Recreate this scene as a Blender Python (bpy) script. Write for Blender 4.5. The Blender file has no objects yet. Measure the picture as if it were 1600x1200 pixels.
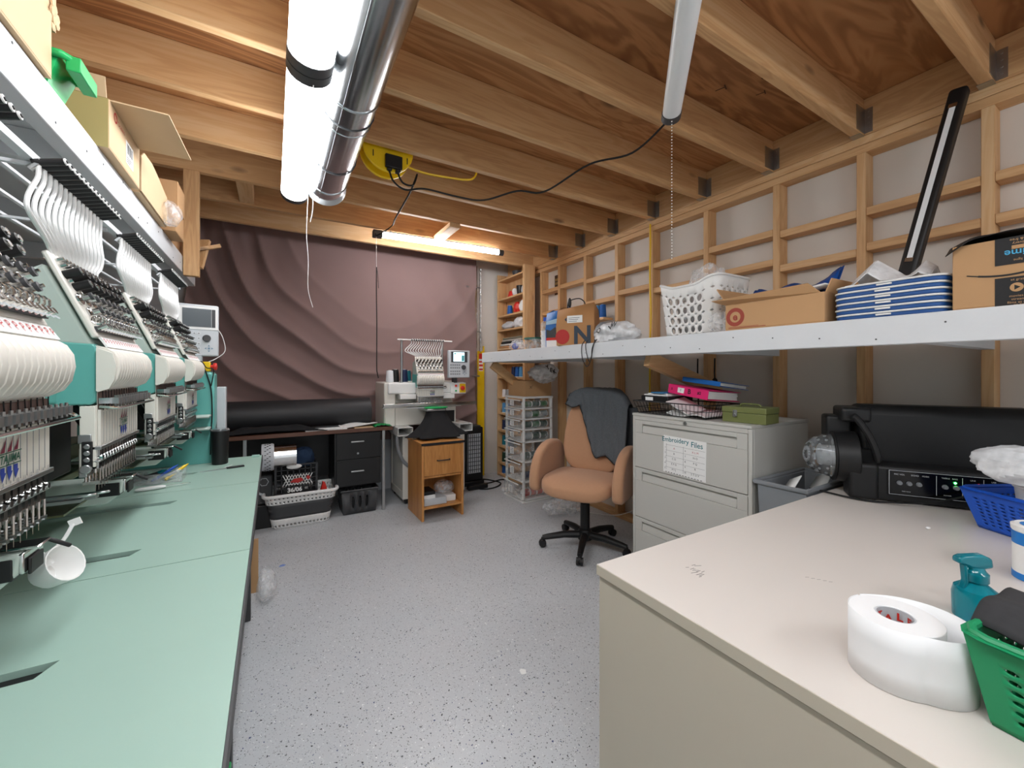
import bpy, math, random
from mathutils import Vector, Matrix, noise
SC = bpy.context.scene
C = SC.collection
R = random.Random(7)
PI = math.pi
rad = math.radians
T = Matrix.Translation
def RZ(a): return Matrix.Rotation(rad(a), 4, 'Z')
def RX(a): return Matrix.Rotation(rad(a), 4, 'X')
def RY(a): return Matrix.Rotation(rad(a), 4, 'Y')

# ------------------------------------------------------------------ materials
def lin(c):
    c = c / 255.0
    return c / 12.92 if c <= .04045 else ((c + .055) / 1.055) ** 2.4
def rgb(t): return (lin(t[0]), lin(t[1]), lin(t[2]), 1)
def newmat(name):
    m = bpy.data.materials.new(name); m.use_nodes = True
    nt = m.node_tree
    return m, nt, nt.nodes['Principled BSDF']
def N(nt, typ, **kw):
    n = nt.nodes.new(typ)
    for k, v in kw.items(): setattr(n, k, v)
    return n
def coords(nt, scale=(1, 1, 1), rnd=True):
    tc = N(nt, 'ShaderNodeTexCoord'); mp = N(nt, 'ShaderNodeMapping')
    mp.inputs['Scale'].default_value = scale
    nt.links.new(tc.outputs['Object'], mp.inputs['Vector'])
    if rnd:
        oi = N(nt, 'ShaderNodeObjectInfo'); mu = N(nt, 'ShaderNodeMath', operation='MULTIPLY')
        mu.inputs[1].default_value = 37.0
        nt.links.new(oi.outputs['Random'], mu.inputs[0]); nt.links.new(mu.outputs[0], mp.inputs['Location'])
    return mp.outputs[0]
def mat(name, col, rough=.5, metal=0., var=.06, vs=9, bump=0., bs=80, stretch=(1, 1, 1), trans=0., alpha=1., ior=1.45, coat=0., sheen=0.):
    m, nt, b = newmat(name)
    v = coords(nt, stretch)
    n1 = N(nt, 'ShaderNodeTexNoise'); n1.inputs['Scale'].default_value = vs; n1.inputs['Detail'].default_value = 5
    nt.links.new(v, n1.inputs['Vector'])
    mx = N(nt, 'ShaderNodeMix', data_type='RGBA')
    a = rgb(col)
    mx.inputs[6].default_value = tuple(min(1, x * (1 - var)) for x in a[:3]) + (1,)
    mx.inputs[7].default_value = tuple(min(1, x * (1 + var)) for x in a[:3]) + (1,)
    nt.links.new(n1.outputs['Fac'], mx.inputs[0])
    nt.links.new(mx.outputs[2], b.inputs['Base Color'])
    b.inputs['Roughness'].default_value = rough; b.inputs['Metallic'].default_value = metal
    b.inputs['IOR'].default_value = ior
    b.inputs['Transmission Weight'].default_value = trans; b.inputs['Alpha'].default_value = alpha
    b.inputs['Coat Weight'].default_value = coat; b.inputs['Sheen Weight'].default_value = sheen
    if bump:
        n2 = N(nt, 'ShaderNodeTexNoise'); n2.inputs['Scale'].default_value = bs; n2.inputs['Detail'].default_value = 4
        nt.links.new(v, n2.inputs['Vector'])
        bp = N(nt, 'ShaderNodeBump'); bp.inputs['Strength'].default_value = bump; bp.inputs['Distance'].default_value = .004
        nt.links.new(n2.outputs['Fac'], bp.inputs['Height']); nt.links.new(bp.outputs[0], b.inputs['Normal'])
    return m
def wood(name, dark, mid, light, axis=0, scale=1., knots=True, rough=.6, ply=False):
    m, nt, b = newmat(name)
    st = [9 * scale] * 3; st[axis] = .75 * scale
    if ply: st = [3.4, 3.4, 3.4]; st[axis] = .55
    v = coords(nt, tuple(st))
    n1 = N(nt, 'ShaderNodeTexNoise'); n1.inputs['Scale'].default_value = 1.6; n1.inputs['Detail'].default_value = 4
    n1.inputs['Distortion'].default_value = 1.2 if not ply else 1.0
    nt.links.new(v, n1.inputs['Vector'])
    # growth rings: the noise folded through a sine
    mu = N(nt, 'ShaderNodeMath', operation='MULTIPLY'); mu.inputs[1].default_value = 34 if not ply else 46
    sn = N(nt, 'ShaderNodeMath', operation='SINE')
    nt.links.new(n1.outputs['Fac'], mu.inputs[0]); nt.links.new(mu.outputs[0], sn.inputs[0])
    mr = N(nt, 'ShaderNodeMapRange'); mr.inputs[1].default_value = -1; mr.inputs[2].default_value = 1
    nt.links.new(sn.outputs[0], mr.inputs[0])
    ad = N(nt, 'ShaderNodeMath', operation='MULTIPLY_ADD'); ad.inputs[1].default_value = .2 if not ply else .3; 
    n3 = N(nt, 'ShaderNodeTexNoise'); n3.inputs['Scale'].default_value = .7; n3.inputs['Detail'].default_value = 3
    nt.links.new(v, n3.inputs['Vector'])
    nt.links.new(mr.outputs[0], ad.inputs[0]); nt.links.new(n3.outputs['Fac'], ad.inputs[2])
    cr = N(nt, 'ShaderNodeValToRGB'); e = cr.color_ramp.elements
    e[0].position = .30; e[0].color = rgb(light); e[1].position = .95; e[1].color = rgb(dark)
    x = e.new(.58); x.color = rgb(mid)
    nt.links.new(ad.outputs[0], cr.inputs[0])
    out = cr.outputs[0]
    if knots:
        st2 = [5.5 * scale] * 3; st2[axis] = 2.1 * scale
        v2 = coords(nt, tuple(st2))
        vo = N(nt, 'ShaderNodeTexVoronoi'); vo.inputs['Scale'].default_value = 1.1
        nt.links.new(v2, vo.inputs['Vector'])
        k = N(nt, 'ShaderNodeMapRange'); k.inputs[1].default_value = .06; k.inputs[2].default_value = .15
        k.inputs[3].default_value = 1; k.inputs[4].default_value = 0
        nt.links.new(vo.outputs['Distance'], k.inputs[0])
        sp = N(nt, 'ShaderNodeSeparateColor'); nt.links.new(vo.outputs['Color'], sp.inputs[0])
        gt = N(nt, 'ShaderNodeMath', operation='GREATER_THAN'); gt.inputs[1].default_value = .55
        nt.links.new(sp.outputs[0], gt.inputs[0])
        mm = N(nt, 'ShaderNodeMath', operation='MULTIPLY'); nt.links.new(k.outputs[0], mm.inputs[0]); nt.links.new(gt.outputs[0], mm.inputs[1])
        m2 = N(nt, 'ShaderNodeMath', operation='MULTIPLY'); m2.inputs[1].default_value = .75; nt.links.new(mm.outputs[0], m2.inputs[0])
        mx = N(nt, 'ShaderNodeMix', data_type='RGBA'); mx.inputs[7].default_value = rgb(tuple(int(q * .55) for q in dark))
        nt.links.new(m2.outputs[0], mx.inputs[0]); nt.links.new(out, mx.inputs[6]); out = mx.outputs[2]
    nt.links.new(out, b.inputs['Base Color'])
    b.inputs['Roughness'].default_value = rough
    bp = N(nt, 'ShaderNodeBump'); bp.inputs['Strength'].default_value = .12; bp.inputs['Distance'].default_value = .003
    nt.links.new(ad.outputs[0], bp.inputs['Height']); nt.links.new(bp.outputs[0], b.inputs['Normal'])
    return m
def emit(name, col, s):
    m, nt, b = newmat(name)
    n1 = N(nt, 'ShaderNodeTexNoise'); n1.inputs['Scale'].default_value = 3
    b.inputs['Base Color'].default_value = rgb(col)
    b.inputs['Emission Color'].default_value = rgb(col); b.inputs['Emission Strength'].default_value = s
    return m
def film(name, col, amt=.45, rough=.25):
    """thin plastic: part see-through, part white sheen"""
    m, nt, b = newmat(name)
    v = coords(nt)
    n1 = N(nt, 'ShaderNodeTexNoise'); n1.inputs['Scale'].default_value = 22; n1.inputs['Detail'].default_value = 6
    nt.links.new(v, n1.inputs['Vector'])
    mr = N(nt, 'ShaderNodeMapRange'); mr.inputs[1].default_value = .3; mr.inputs[2].default_value = .75
    mr.inputs[3].default_value = max(0, amt - .25); mr.inputs[4].default_value = min(1, amt + .25)
    nt.links.new(n1.outputs['Fac'], mr.inputs[0])
    b.inputs['Base Color'].default_value = rgb(col); b.inputs['Roughness'].default_value = rough
    nt.links.new(mr.outputs[0], b.inputs['Alpha'])
    bp = N(nt, 'ShaderNodeBump'); bp.inputs['Strength'].default_value = .5; bp.inputs['Distance'].default_value = .01
    nt.links.new(n1.outputs['Fac'], bp.inputs['Height']); nt.links.new(bp.outputs[0], b.inputs['Normal'])
    return m
def floor_mat():
    m, nt, b = newmat('flaked epoxy floor')
    v = coords(nt, rnd=False)
    n0 = N(nt, 'ShaderNodeTexNoise'); n0.inputs['Scale'].default_value = 1.6; n0.inputs['Detail'].default_value = 6
    nt.links.new(v, n0.inputs['Vector'])
    mx = N(nt, 'ShaderNodeMix', data_type='RGBA'); mx.inputs[6].default_value = rgb((180, 183, 187)); mx.inputs[7].default_value = rgb((198, 201, 204))
    nt.links.new(n0.outputs['Fac'], mx.inputs[0]); col = mx.outputs[2]
    nw = N(nt, 'ShaderNodeTexNoise'); nw.inputs['Scale'].default_value = 130
    nt.links.new(v, nw.inputs['Vector'])
    wv = N(nt, 'ShaderNodeMix', data_type='RGBA', blend_type='LINEAR_LIGHT'); wv.inputs[0].default_value = .006
    nt.links.new(v, wv.inputs[6]); nt.links.new(nw.outputs['Color'], wv.inputs[7])
    for sc, lo, hi, thr in ((95, .24, .32, .80), (160, .24, .32, .74), (240, .24, .30, .74)):
        vo = N(nt, 'ShaderNodeTexVoronoi'); vo.inputs['Scale'].default_value = sc
        nt.links.new(wv.outputs[2], vo.inputs['Vector'])
        sp = N(nt, 'ShaderNodeSeparateColor'); nt.links.new(vo.outputs['Color'], sp.inputs[0])
        k = N(nt, 'ShaderNodeMapRange'); k.inputs[1].default_value = lo; k.inputs[2].default_value = hi; k.inputs[3].default_value = 1; k.inputs[4].default_value = 0
        nt.links.new(vo.outputs['Distance'], k.inputs[0])
        g = N(nt, 'ShaderNodeMath', operation='GREATER_THAN'); g.inputs[1].default_value = thr; nt.links.new(sp.outputs[0], g.inputs[0])
        mm = N(nt, 'ShaderNodeMath', operation='MULTIPLY'); nt.links.new(k.outputs[0], mm.inputs[0]); nt.links.new(g.outputs[0], mm.inputs[1])
        cr = N(nt, 'ShaderNodeValToRGB'); cr.color_ramp.interpolation = 'CONSTANT'; e = cr.color_ramp.elements
        e[0].position = 0; e[0].color = rgb((28, 30, 36)); e[1].position = .38; e[1].color = rgb((50, 62, 105))
        for p, c in ((.5, (226, 228, 228)), (.72, (92, 94, 98)), (.85, (205, 208, 210))):
            q = e.new(p); q.color = rgb(c)
        nt.links.new(sp.outputs[1], cr.inputs[0])
        m2 = N(nt, 'ShaderNodeMix', data_type='RGBA'); nt.links.new(mm.outputs[0], m2.inputs[0]); nt.links.new(col, m2.inputs[6]); nt.links.new(cr.outputs[0], m2.inputs[7])
        col = m2.outputs[2]
    nt.links.new(col, b.inputs['Base Color'])
    b.inputs['Roughness'].default_value = .36
    bp = N(nt, 'ShaderNodeBump'); bp.inputs['Strength'].default_value = .06; bp.inputs['Distance'].default_value = .004
    nt.links.new(nw.outputs['Fac'], bp.inputs['Height']); nt.links.new(bp.outputs[0], b.inputs['Normal'])
    return m

W3 = [wood('pine lumber ' + 'xyz'[a], (182, 136, 90), (208, 166, 118), (218, 184, 140), a) for a in range(3)]
WX, WY, WZ = W3
PLY = wood('plywood deck', (126, 80, 44), (172, 120, 74), (192, 144, 98), 0, .8, True, .65, True)
WCAB = wood('honey veneer', (168, 108, 52), (196, 136, 74), (208, 152, 90), 2, 1.6, False, .4)
WDESK = wood('walnut laminate', (70, 42, 30), (92, 58, 42), (108, 70, 52), 0, 1.4, False, .4)
m_floor = floor_mat()
m_wall = mat('painted wallboard', (214, 208, 200), .8, var=.03, vs=3)
m_white = mat('white painted wood', (208, 211, 214), .5, var=.04, vs=12, bump=.1)
m_wplas = mat('white plastic', (230, 230, 228), .4, var=.02)
m_cream = mat('cream enamel', (220, 217, 208), .38, var=.02)
m_ggrey = mat('grey green enamel', (182, 194, 186), .4, var=.02)
m_teal = mat('turquoise enamel', (98, 170, 162), .32, var=.03, vs=3)
m_dteal = mat('dark green enamel', (28, 96, 82), .4, var=.05)
m_mint = mat('mint laminate', (152, 180, 168), .38, var=.025, vs=5)
m_black = mat('black plastic', (22, 22, 23), .45, var=.1)
m_dgrey = mat('dark grey plastic', (62, 63, 65), .5, var=.06)
m_grey = mat('grey plastic', (128, 132, 136), .5, var=.04)
m_lgrey = mat('light grey plastic', (192, 196, 200), .45, var=.03)
m_chrome = mat('polished steel', (210, 210, 208), .16, 1., var=.05)
m_steel = mat('brushed steel', (176, 178, 178), .35, 1., var=.1, vs=30)
m_galv = mat('galvanised sheet', (196, 200, 202), .2, 1., var=.14, vs=7)
m_olive = mat('olive bar metal', (122, 122, 92), .3, 1., var=.06)
m_rub = mat('black rubber', (18, 18, 18), .7, var=.1)
m_tube = mat('white nylon tube', (232, 233, 232), .35, var=.02)
m_red = mat('red plastic', (205, 48, 38), .35, var=.03)
m_yel = mat('yellow enamel', (236, 196, 24), .4, var=.04)
m_blue = mat('royal blue plastic', (22, 82, 186), .4, var=.05)
m_green = mat('green plastic', (26, 142, 92), .4, var=.04)
m_bgreen = mat('bright green plastic', (32, 168, 92), .4, var=.04)
m_card = mat('corrugated cardboard', (186, 146, 104), .8, var=.05, vs=6, bump=.05)
m_card2 = mat('pale cardboard', (206, 178, 142), .8, var=.05, vs=6)
m_cardin = mat('cardboard inside', (168, 128, 88), .85, var=.05)
m_olivecard = mat('olive cardboard', (172, 158, 104), .8, var=.05)
m_kraft = mat('kraft paper', (178, 130, 84), .75, var=.06, bump=.2, bs=14)
m_paper = mat('white paper', (232, 232, 230), .7, var=.03)
m_ink = mat('black ink', (24, 24, 26), .6, var=.02)
m_rink = mat('red ink', (176, 44, 40), .6, var=.02)
m_bink = mat('blue ink', (40, 62, 150), .6, var=.02)
m_maroon = mat('maroon ink', (128, 36, 62), .5, var=.02)
m_gink = mat('green ink', (30, 92, 70), .5, var=.02)
m_curt = mat('dusky mauve cloth', (134, 110, 106), .9, var=.07, vs=3, bump=.1, bs=240, sheen=.2)
m_tan = mat('tan upholstery', (180, 136, 104), .9, var=.05, vs=60, bump=.08, bs=320, sheen=.2)
m_heather = mat('heather grey jersey', (88, 92, 96), .95, var=.22, vs=90, bump=.1, bs=260)
m_bcloth = mat('black cloth', (24, 24, 26), .92, var=.12, vs=40, bump=.15, bs=120)
m_ncloth = mat('navy cloth', (36, 56, 84), .9, var=.12, vs=20)
m_deskw = mat('off white laminate', (214, 207, 200), .36, var=.02, vs=3)
m_deskp = mat('beige laminate', (196, 187, 170), .42, var=.02, vs=3)
m_cab = mat('putty grey steel', (188, 187, 181), .4, var=.02, vs=4)
m_olivebox = mat('olive green enamel', (112, 118, 70), .36, var=.04)
m_pink = mat('magenta vinyl', (224, 44, 112), .35, var=.03)
m_screen = mat('grey lcd glass', (84, 90, 94), .12, var=.02)
m_lcd = emit('lit lcd', (190, 220, 232), .9)
m_led = emit('green led', (60, 255, 90), 9)
m_redled = emit('red led', (255, 60, 70), 1.2)
m_tubeon = emit('lit diffuser', (250, 252, 255), 11.0)
m_tubefar = emit('lit far tube', (252, 252, 255), 32.0)
m_diff = mat('opal diffuser', (232, 236, 238), .35, var=.02)
m_bag = film('white carrier bag film', (236, 238, 240), .78, .35)
m_clear = film('clear bag film', (238, 240, 242), .28, .12)
m_clearp = film('clear drawer plastic', (226, 230, 230), .2, .2)
m_tape = mat('matte white tape', (236, 237, 238), .55, var=.015)
m_aqua = mat('aqua translucent plastic', (18, 150, 168), .12, trans=.55, var=.03)
m_domeg = mat('clear acrylic', (240, 244, 246), .04, trans=.92, var=.01)
def thr(name, c): return mat(name, c, .55, var=.1, vs=2, bump=.5, bs=4, stretch=(1, 1, 90))
th_blue = thr('blue thread', (26, 92, 168)); th_navy = thr('navy thread', (22, 36, 74)); th_teal = thr('teal thread', (20, 120, 136))
th_green = thr('green thread', (44, 106, 54)); th_dgreen = thr('dark green thread', (26, 62, 46)); th_white = thr('white thread', (228, 230, 234))
th_black = thr('black thread', (22, 22, 24)); th_red = thr('red thread', (178, 52, 50)); th_pink = thr('salmon thread', (208, 118, 108)); th_grey = thr('grey thread', (150, 156, 158)); th_sky = thr('sky blue thread', (84, 150, 200))

# ------------------------------------------------------------------ mesh builder
WL = {}
_tx = {}
class MB:
    def __init__(s): s.v = []; s.f = []; s.m = []; s.mi = 0; s.X = Matrix.Identity(4)
    def add(s, vs, fs):
        b = len(s.v)
        s.v += [tuple(s.X @ Vector(p)) for p in vs]
        s.f += [tuple(b + i for i in f) for f in fs]; s.m += [s.mi] * len(fs)
        return s
    def box(s, x0, x1, y0, y1, z0, z1, M=None):
        vs = [(x, y, z) for z in (z0, z1) for y in (y0, y1) for x in (x0, x1)]
        if M is not None: vs = [tuple(M @ Vector(p)) for p in vs]
        return s.add(vs, [(0, 2, 3, 1), (4, 5, 7, 6), (0, 1, 5, 4), (2, 6, 7, 3), (0, 4, 6, 2), (1, 3, 7, 5)])
    def bar(s, a, b, w, h=None, up=(0, 0, 1)):
        """rectangular bar from a to b"""
        a = Vector(a); b = Vector(b); h = h or w
        d = (b - a); L = d.length; d.normalize()
        u = Vector(up)
        if abs(d.dot(u)) > .98: u = Vector((1, 0, 0))
        sd = d.cross(u).normalized(); up2 = sd.cross(d).normalized()
        M = Matrix((sd, d, up2)).transposed().to_4x4(); M.translation = a
        return s.box(-w / 2, w / 2, 0, L, -h / 2, h / 2, M)
    def cyl(s, a, b, r0, r1=None, n=16, caps=True):
        r1 = r0 if r1 is None else r1
        a = Vector(a); b = Vector(b); d = (b - a).normalized()
        u = d.orthogonal().normalized(); w = d.cross(u)
        vs = []
        for p, r in ((a, r0), (b, r1)):
            for i in range(n):
                t = 2 * PI * i / n; vs.append(tuple(p + u * (r * math.cos(t)) + w * (r * math.sin(t))))
        fs = [(i, (i + 1) % n, n + (i + 1) % n, n + i) for i in range(n)]
        if caps: fs += [tuple(range(n))[::-1], tuple(range(n, 2 * n))]
        return s.add(vs, fs)
    def lathe(s, prof, n=24, c=(0, 0, 0), axis='z', closed=False, M=None):
        vs = []; k = len(prof)
        for r, z in prof:
            for i in range(n):
                t = 2 * PI * i / n
                p = (r * math.cos(t), r * math.sin(t), z)
                if axis == 'x': p = (p[2], p[0], p[1])
                if axis == 'y': p = (p[1], p[2], p[0])
                p = Vector(p)
                if M is not None: p = M @ p
                vs.append((p[0] + c[0], p[1] + c[1], p[2] + c[2]))
        fs = []
        for j in range(k - 1 + (1 if closed else 0)):
            j2 = (j + 1) % k
            fs += [(j * n + i, j * n + (i + 1) % n, j2 * n + (i + 1) % n, j2 * n + i) for i in range(n)]
        if not closed:
            if prof[0][0] > 1e-6: fs.append(tuple(range(n))[::-1])
            if prof[-1][0] > 1e-6: fs.append(tuple(range((k - 1) * n, k * n)))
        return s.add(vs, fs)
    def tube(s, pts, r, n=8, closed=False, caps=True):
        pts = [Vector(p) for p in pts]; k = len(pts); vs = []
        u = None
        for i, p in enumerate(pts):
            if closed: d = pts[(i + 1) % k] - pts[i - 1]
            else: d = pts[min(i + 1, k - 1)] - pts[max(i - 1, 0)]
            d = d.normalized() if d.length > 1e-9 else Vector((0, 0, 1))
            u = d.orthogonal() if u is None else (u - d * u.dot(d))
            if u.length < 1e-6: u = d.orthogonal()
            u = u.normalized(); w = d.cross(u)
            rr = r[i] if isinstance(r, (list, tuple)) else r
            for j in range(n):
                t = 2 * PI * j / n; vs.append(tuple(p + u * (rr * math.cos(t)) + w * (rr * math.sin(t))))
        fs = []
        for i in range(k if closed else k - 1):
            a = i * n; b = ((i + 1) % k) * n
            fs += [(a + j, a + (j + 1) % n, b + (j + 1) % n, b + j) for j in range(n)]
        if caps and not closed: fs += [tuple(range(n))[::-1], tuple(range((k - 1) * n, k * n))]
        return s.add(vs, fs)
    def prism(s, poly, a0, a1, axis='y', M=None):
        """polygon extruded along an axis; poly coords are the other two axes in order"""
        n = len(poly); vs = []
        for a in (a0, a1):
            for p, q in poly:
                t = {'y': (p, a, q), 'x': (a, p, q), 'z': (p, q, a)}[axis]
                vs.append(tuple(M @ Vector(t)) if M is not None else t)
        fs = [(i, (i + 1) % n, n + (i + 1) % n, n + i) for i in range(n)] + [tuple(range(n))[::-1], tuple(range(n, 2 * n))]
        return s.add(vs, fs)
    def grid(s, fn, nu, nv, wrap=False):
        vs = [tuple(fn(i / nu, j / nv)) for j in range(nv + 1) for i in range(nu + (0 if wrap else 1))]
        w = nu if wrap else nu + 1
        fs = [(j * w + i, j * w + (i + 1) % w, (j + 1) * w + (i + 1) % w, (j + 1) * w + i) for j in range(nv) for i in range(nu)]
        return s.add(vs, fs)
    def holed(s, fn, nu, nv, rad_=.32, n=12, skip=None, ru=None):
        """surface fn(u,v) with one round hole per cell"""
        ru = ru or rad_
        for i in range(nu):
            for j in range(nv):
                if skip and skip(i, j):
                    q_ = []
                    for k in range(n):
                        t = 2 * PI * (k + .5) / n; ct, st = math.cos(t), math.sin(t); q = .5 / max(abs(ct), abs(st))
                        q_.append(fn((i + .5 + ct * q) / nu, (j + .5 + st * q) / nv))
                    s.add(q_, [tuple(range(n))]); continue
                vs = []
                for k in range(n):
                    t = 2 * PI * (k + .5) / n; ct, st = math.cos(t), math.sin(t)
                    q = .5 / max(abs(ct), abs(st))
                    vs.append(fn((i + .5 + ct * q) / nu, (j + .5 + st * q) / nv))
                for k in range(n):
                    t = 2 * PI * (k + .5) / n
                    vs.append(fn((i + .5 + ru * math.cos(t)) / nu, (j + .5 + rad_ * math.sin(t)) / nv))
                s.add(vs, [(k, (k + 1) % n, n + (k + 1) % n, n + k) for k in range(n)])
                # the cell corners
                for cx_, cy_ in ((1, 1), (0, 1), (0, 0), (1, 0)):
                    pass
        return s
    def sup(s, c, r, e=(1, 1), nu=28, nv=16, M=None, fn=None):
        """superellipsoid"""
        def pw(a, k): return math.copysign(abs(a) ** k, a)
        vs = []
        for j in range(nv + 1):
            ph = -PI / 2 + PI * j / nv
            for i in range(nu):
                th = 2 * PI * i / nu
                p = Vector((r[0] * pw(math.cos(ph), e[0]) * pw(math.cos(th), e[1]), r[1] * pw(math.cos(ph), e[0]) * pw(math.sin(th), e[1]), r[2] * pw(math.sin(ph), e[0])))
                if fn: p = fn(p)
                if M is not None: p = M @ p
                vs.append((p[0] + c[0], p[1] + c[1], p[2] + c[2]))
        fs = [(j * nu + i, j * nu + (i + 1) % nu, (j + 1) * nu + (i + 1) % nu, (j + 1) * nu + i) for j in range(nv) for i in range(nu)]
        return s.add(vs, fs)
    def crumple(s, c, r, seed=0, amp=.3, nu=44, nv=26, flat=True, fq=2.6):
        """crumpled bag or heap of cloth"""
        o = Vector((seed * 7.1, seed * 3.3, seed * 1.7))
        def fn(p):
            q = Vector((p[0] / r[0], p[1] / r[1], p[2] / r[2]))
            k = 1 + amp * (noise.noise(q * .9 + o) * .9 + .55 - 1.1 * abs(noise.noise(q * fq * .62 + o)) - .45 * abs(noise.noise(q * fq * 1.5 + o)))
            z = p[2] * k
            if flat: z = max(z, -r[2] * .82)
            return Vector((p[0] * k, p[1] * k, z))
        return s.sup(c, r, (1, 1), nu, nv, None, fn)
    def text(s, body, size, M, depth=.0006, align='CENTER', shear=0, bold=0.):
        key = (body, align, shear, bold)
        if key not in _tx:
            cu = bpy.data.curves.new('lettering', 'FONT'); cu.body = body; cu.align_x = align; cu.align_y = 'CENTER'; cu.size = 1; cu.shear = shear; cu.offset = bold
            cu.resolution_u = 3
            ob = bpy.data.objects.new('lettering', cu); C.objects.link(ob)
            dg = bpy.context.evaluated_depsgraph_get(); me = bpy.data.meshes.new_from_object(ob.evaluated_get(dg))
            _tx[key] = ([tuple(v.co) for v in me.vertices], [tuple(p.vertices) for p in me.polygons])
            bpy.data.objects.remove(ob); bpy.data.curves.remove(cu); bpy.data.meshes.remove(me)
        vs, fs = _tx[key]
        k = len(vs)
        vv = [tuple(M @ Vector((x * size, y * size, depth))) for x, y, z in vs]
        return s.add(vv, fs)
    def build(s, name, mats, parent=None, bev=0., seg=2, smooth=35, solid=0., sub=0):
        if not isinstance(mats, (list, tuple)): mats = [mats]
        if solid:
            key = {}; mp = []; nv_ = []
            for p in s.v:
                k_ = (round(p[0], 5), round(p[1], 5), round(p[2], 5))
                if k_ not in key: key[k_] = len(nv_); nv_.append(p)
                mp.append(key[k_])
            ff = []; mm_ = []
            for f_, mi_ in zip(s.f, s.m):
                g = []
                for i_ in f_:
                    if mp[i_] not in g: g.append(mp[i_])
                if len(g) > 2: ff.append(tuple(g)); mm_.append(mi_)
            s.v, s.f, s.m = nv_, ff, mm_
        xs = [p[0] for p in s.v]; ys = [p[1] for p in s.v]; zs = [p[2] for p in s.v]
        base = Vector(((min(xs) + max(xs)) / 2, (min(ys) + max(ys)) / 2, min(zs)))
        me = bpy.data.meshes.new(name)
        me.from_pydata([(p[0] - base[0], p[1] - base[1], p[2] - base[2]) for p in s.v], [], s.f)
        for m in mats: me.materials.append(m)
        if len(mats) > 1: me.polygons.foreach_set('material_index', s.m)
        if smooth:
            me.polygons.foreach_set('use_smooth', [True] * len(me.polygons))
            me.set_sharp_from_angle(angle=rad(smooth))
        me.update()
        o = bpy.data.objects.new(name, me); C.objects.link(o)
        pw = Vector((0, 0, 0))
        if parent is not None:
            o.parent = parent; pw = WL.get(parent.name, Vector((0, 0, 0)))
        o.location = base - pw; WL[o.name] = base
        if solid:
            md = o.modifiers.new('thickness', 'SOLIDIFY'); md.thickness = solid; md.offset = 0
        if bev:
            md = o.modifiers.new('edge', 'BEVEL'); md.width = bev; md.segments = seg; md.limit_method = 'ANGLE'; md.angle_limit = rad(40)
        if sub:
            md = o.modifiers.new('soft', 'SUBSURF'); md.levels = sub; md.render_levels = sub
        return o
def tag(o, label=None, cat=None, group=None, kind=None):
    if label: o['label'] = label
    if cat: o['category'] = cat
    if group: o['group'] = group
    if kind: o['kind'] = kind
    return o
def thing(name, label, cat, loc, group=None, local=False, rz=0):
    o = bpy.data.objects.new(name, None); C.objects.link(o); o.empty_display_size = .05
    o.location = loc; o.rotation_euler = (0, 0, rad(rz))
    WL[o.name] = Vector((0, 0, 0)) if local else Vector(loc)
    return tag(o, label, cat, group)
def struct(o): o['kind'] = 'structure'; return o
def copy_tree(o, parent=None, M=None, label=None):
    c = o.copy(); C.objects.link(c); c.parent = parent
    if M is not None: c.matrix_basis = M @ o.matrix_basis
    if label: c['label'] = label
    WL[c.name] = WL.get(o.name, Vector((0, 0, 0)))
    for ch in [x for x in o.children if x.name != c.name]: copy_tree(ch, c)
    return c
def B(name, mats, x0, x1, y0, y1, z0, z1, parent=None, bev=.002, seg=1): return MB().box(x0, x1, y0, y1, z0, z1).build(name, mats, parent, bev, seg)
def spline(pts, n=6):
    pts = [Vector(p) for p in pts]; out = []
    for i in range(len(pts) - 1):
        p0 = pts[max(i - 1, 0)]; p1 = pts[i]; p2 = pts[i + 1]; p3 = pts[min(i + 2, len(pts) - 1)]
        for k in range(n):
            t = k / n
            out.append(.5 * ((2 * p1) + (p2 - p0) * t + (2 * p0 - 5 * p1 + 4 * p2 - p3) * t * t + (3 * p1 - p0 - 3 * p2 + p3) * t ** 3))
    out.append(pts[-1]); return out
def rrp(u, a, b, r):
    """point at share u of the outline of a rounded rectangle"""
    sx, sy, q = 2 * (a - r), 2 * (b - r), PI * r / 2
    t = (u % 1) * (2 * sx + 2 * sy + 4 * q)
    for n_, (cx_, cy_, a0) in zip((sy, q, sx, q, sy, q, sx, q), ((a, -b + r, None), (a - r, b - r, 0), (a - r, b, None), (-a + r, b - r, 90), (-a, b - r, None), (-a + r, -b + r, 180), (-a + r, -b, None), (a - r, -b + r, 270))):
        if t <= n_ or n_ == 0 and t <= 1e-9: break
        t -= n_
    if a0 is not None:
        th = rad(a0) + t / r; return (cx_ + r * math.cos(th), cy_ + r * math.sin(th))
    if cx_ == a: return (a, -b + r + t)
    if cy_ == b: return (a - r - t, b)
    if cx_ == -a: return (-a, b - r - t)
    return (-a + r + t, -b)
def face(o, right, up):
    """matrix that lays text (x right, y up) at o on the plane of the two directions"""
    r = Vector(right).normalized(); u = Vector(up).normalized(); n = r.cross(u)
    M = Matrix((r, u, n)).transposed().to_4x4(); M.translation = Vector(o); return M
# ------------------------------------------------------------------ room shell
struct(B('floor', m_floor, -1.4, 2.72, -1.7, 4.55, -.08, 0, bev=0))
struct(B('ceiling', PLY, -1.4, 2.72, -1.7, 4.55, 2.615, 2.64, bev=0))
struct(B('wall_right', m_wall, 2.64, 2.72, -1.7, 4.55, 0, 2.615, bev=0))
struct(B('wall_left', m_wall, -1.4, -1.32, -1.7, 4.55, 0, 2.615, bev=0))
struct(B('wall_back', m_wall, -1.32, 2.64, 4.46, 4.55, 0, 2.615, bev=0))
struct(B('door_1', m_lgrey, -1.2, 2.03, 4.43, 4.46, 0, 2.3, bev=0))
def beam(x0, x1, y0, y1, z0, z1, m): return struct(B('trim_1' if False else 'ceiling_beam', m, x0, x1, y0, y1, z0, z1, bev=.003))
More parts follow.
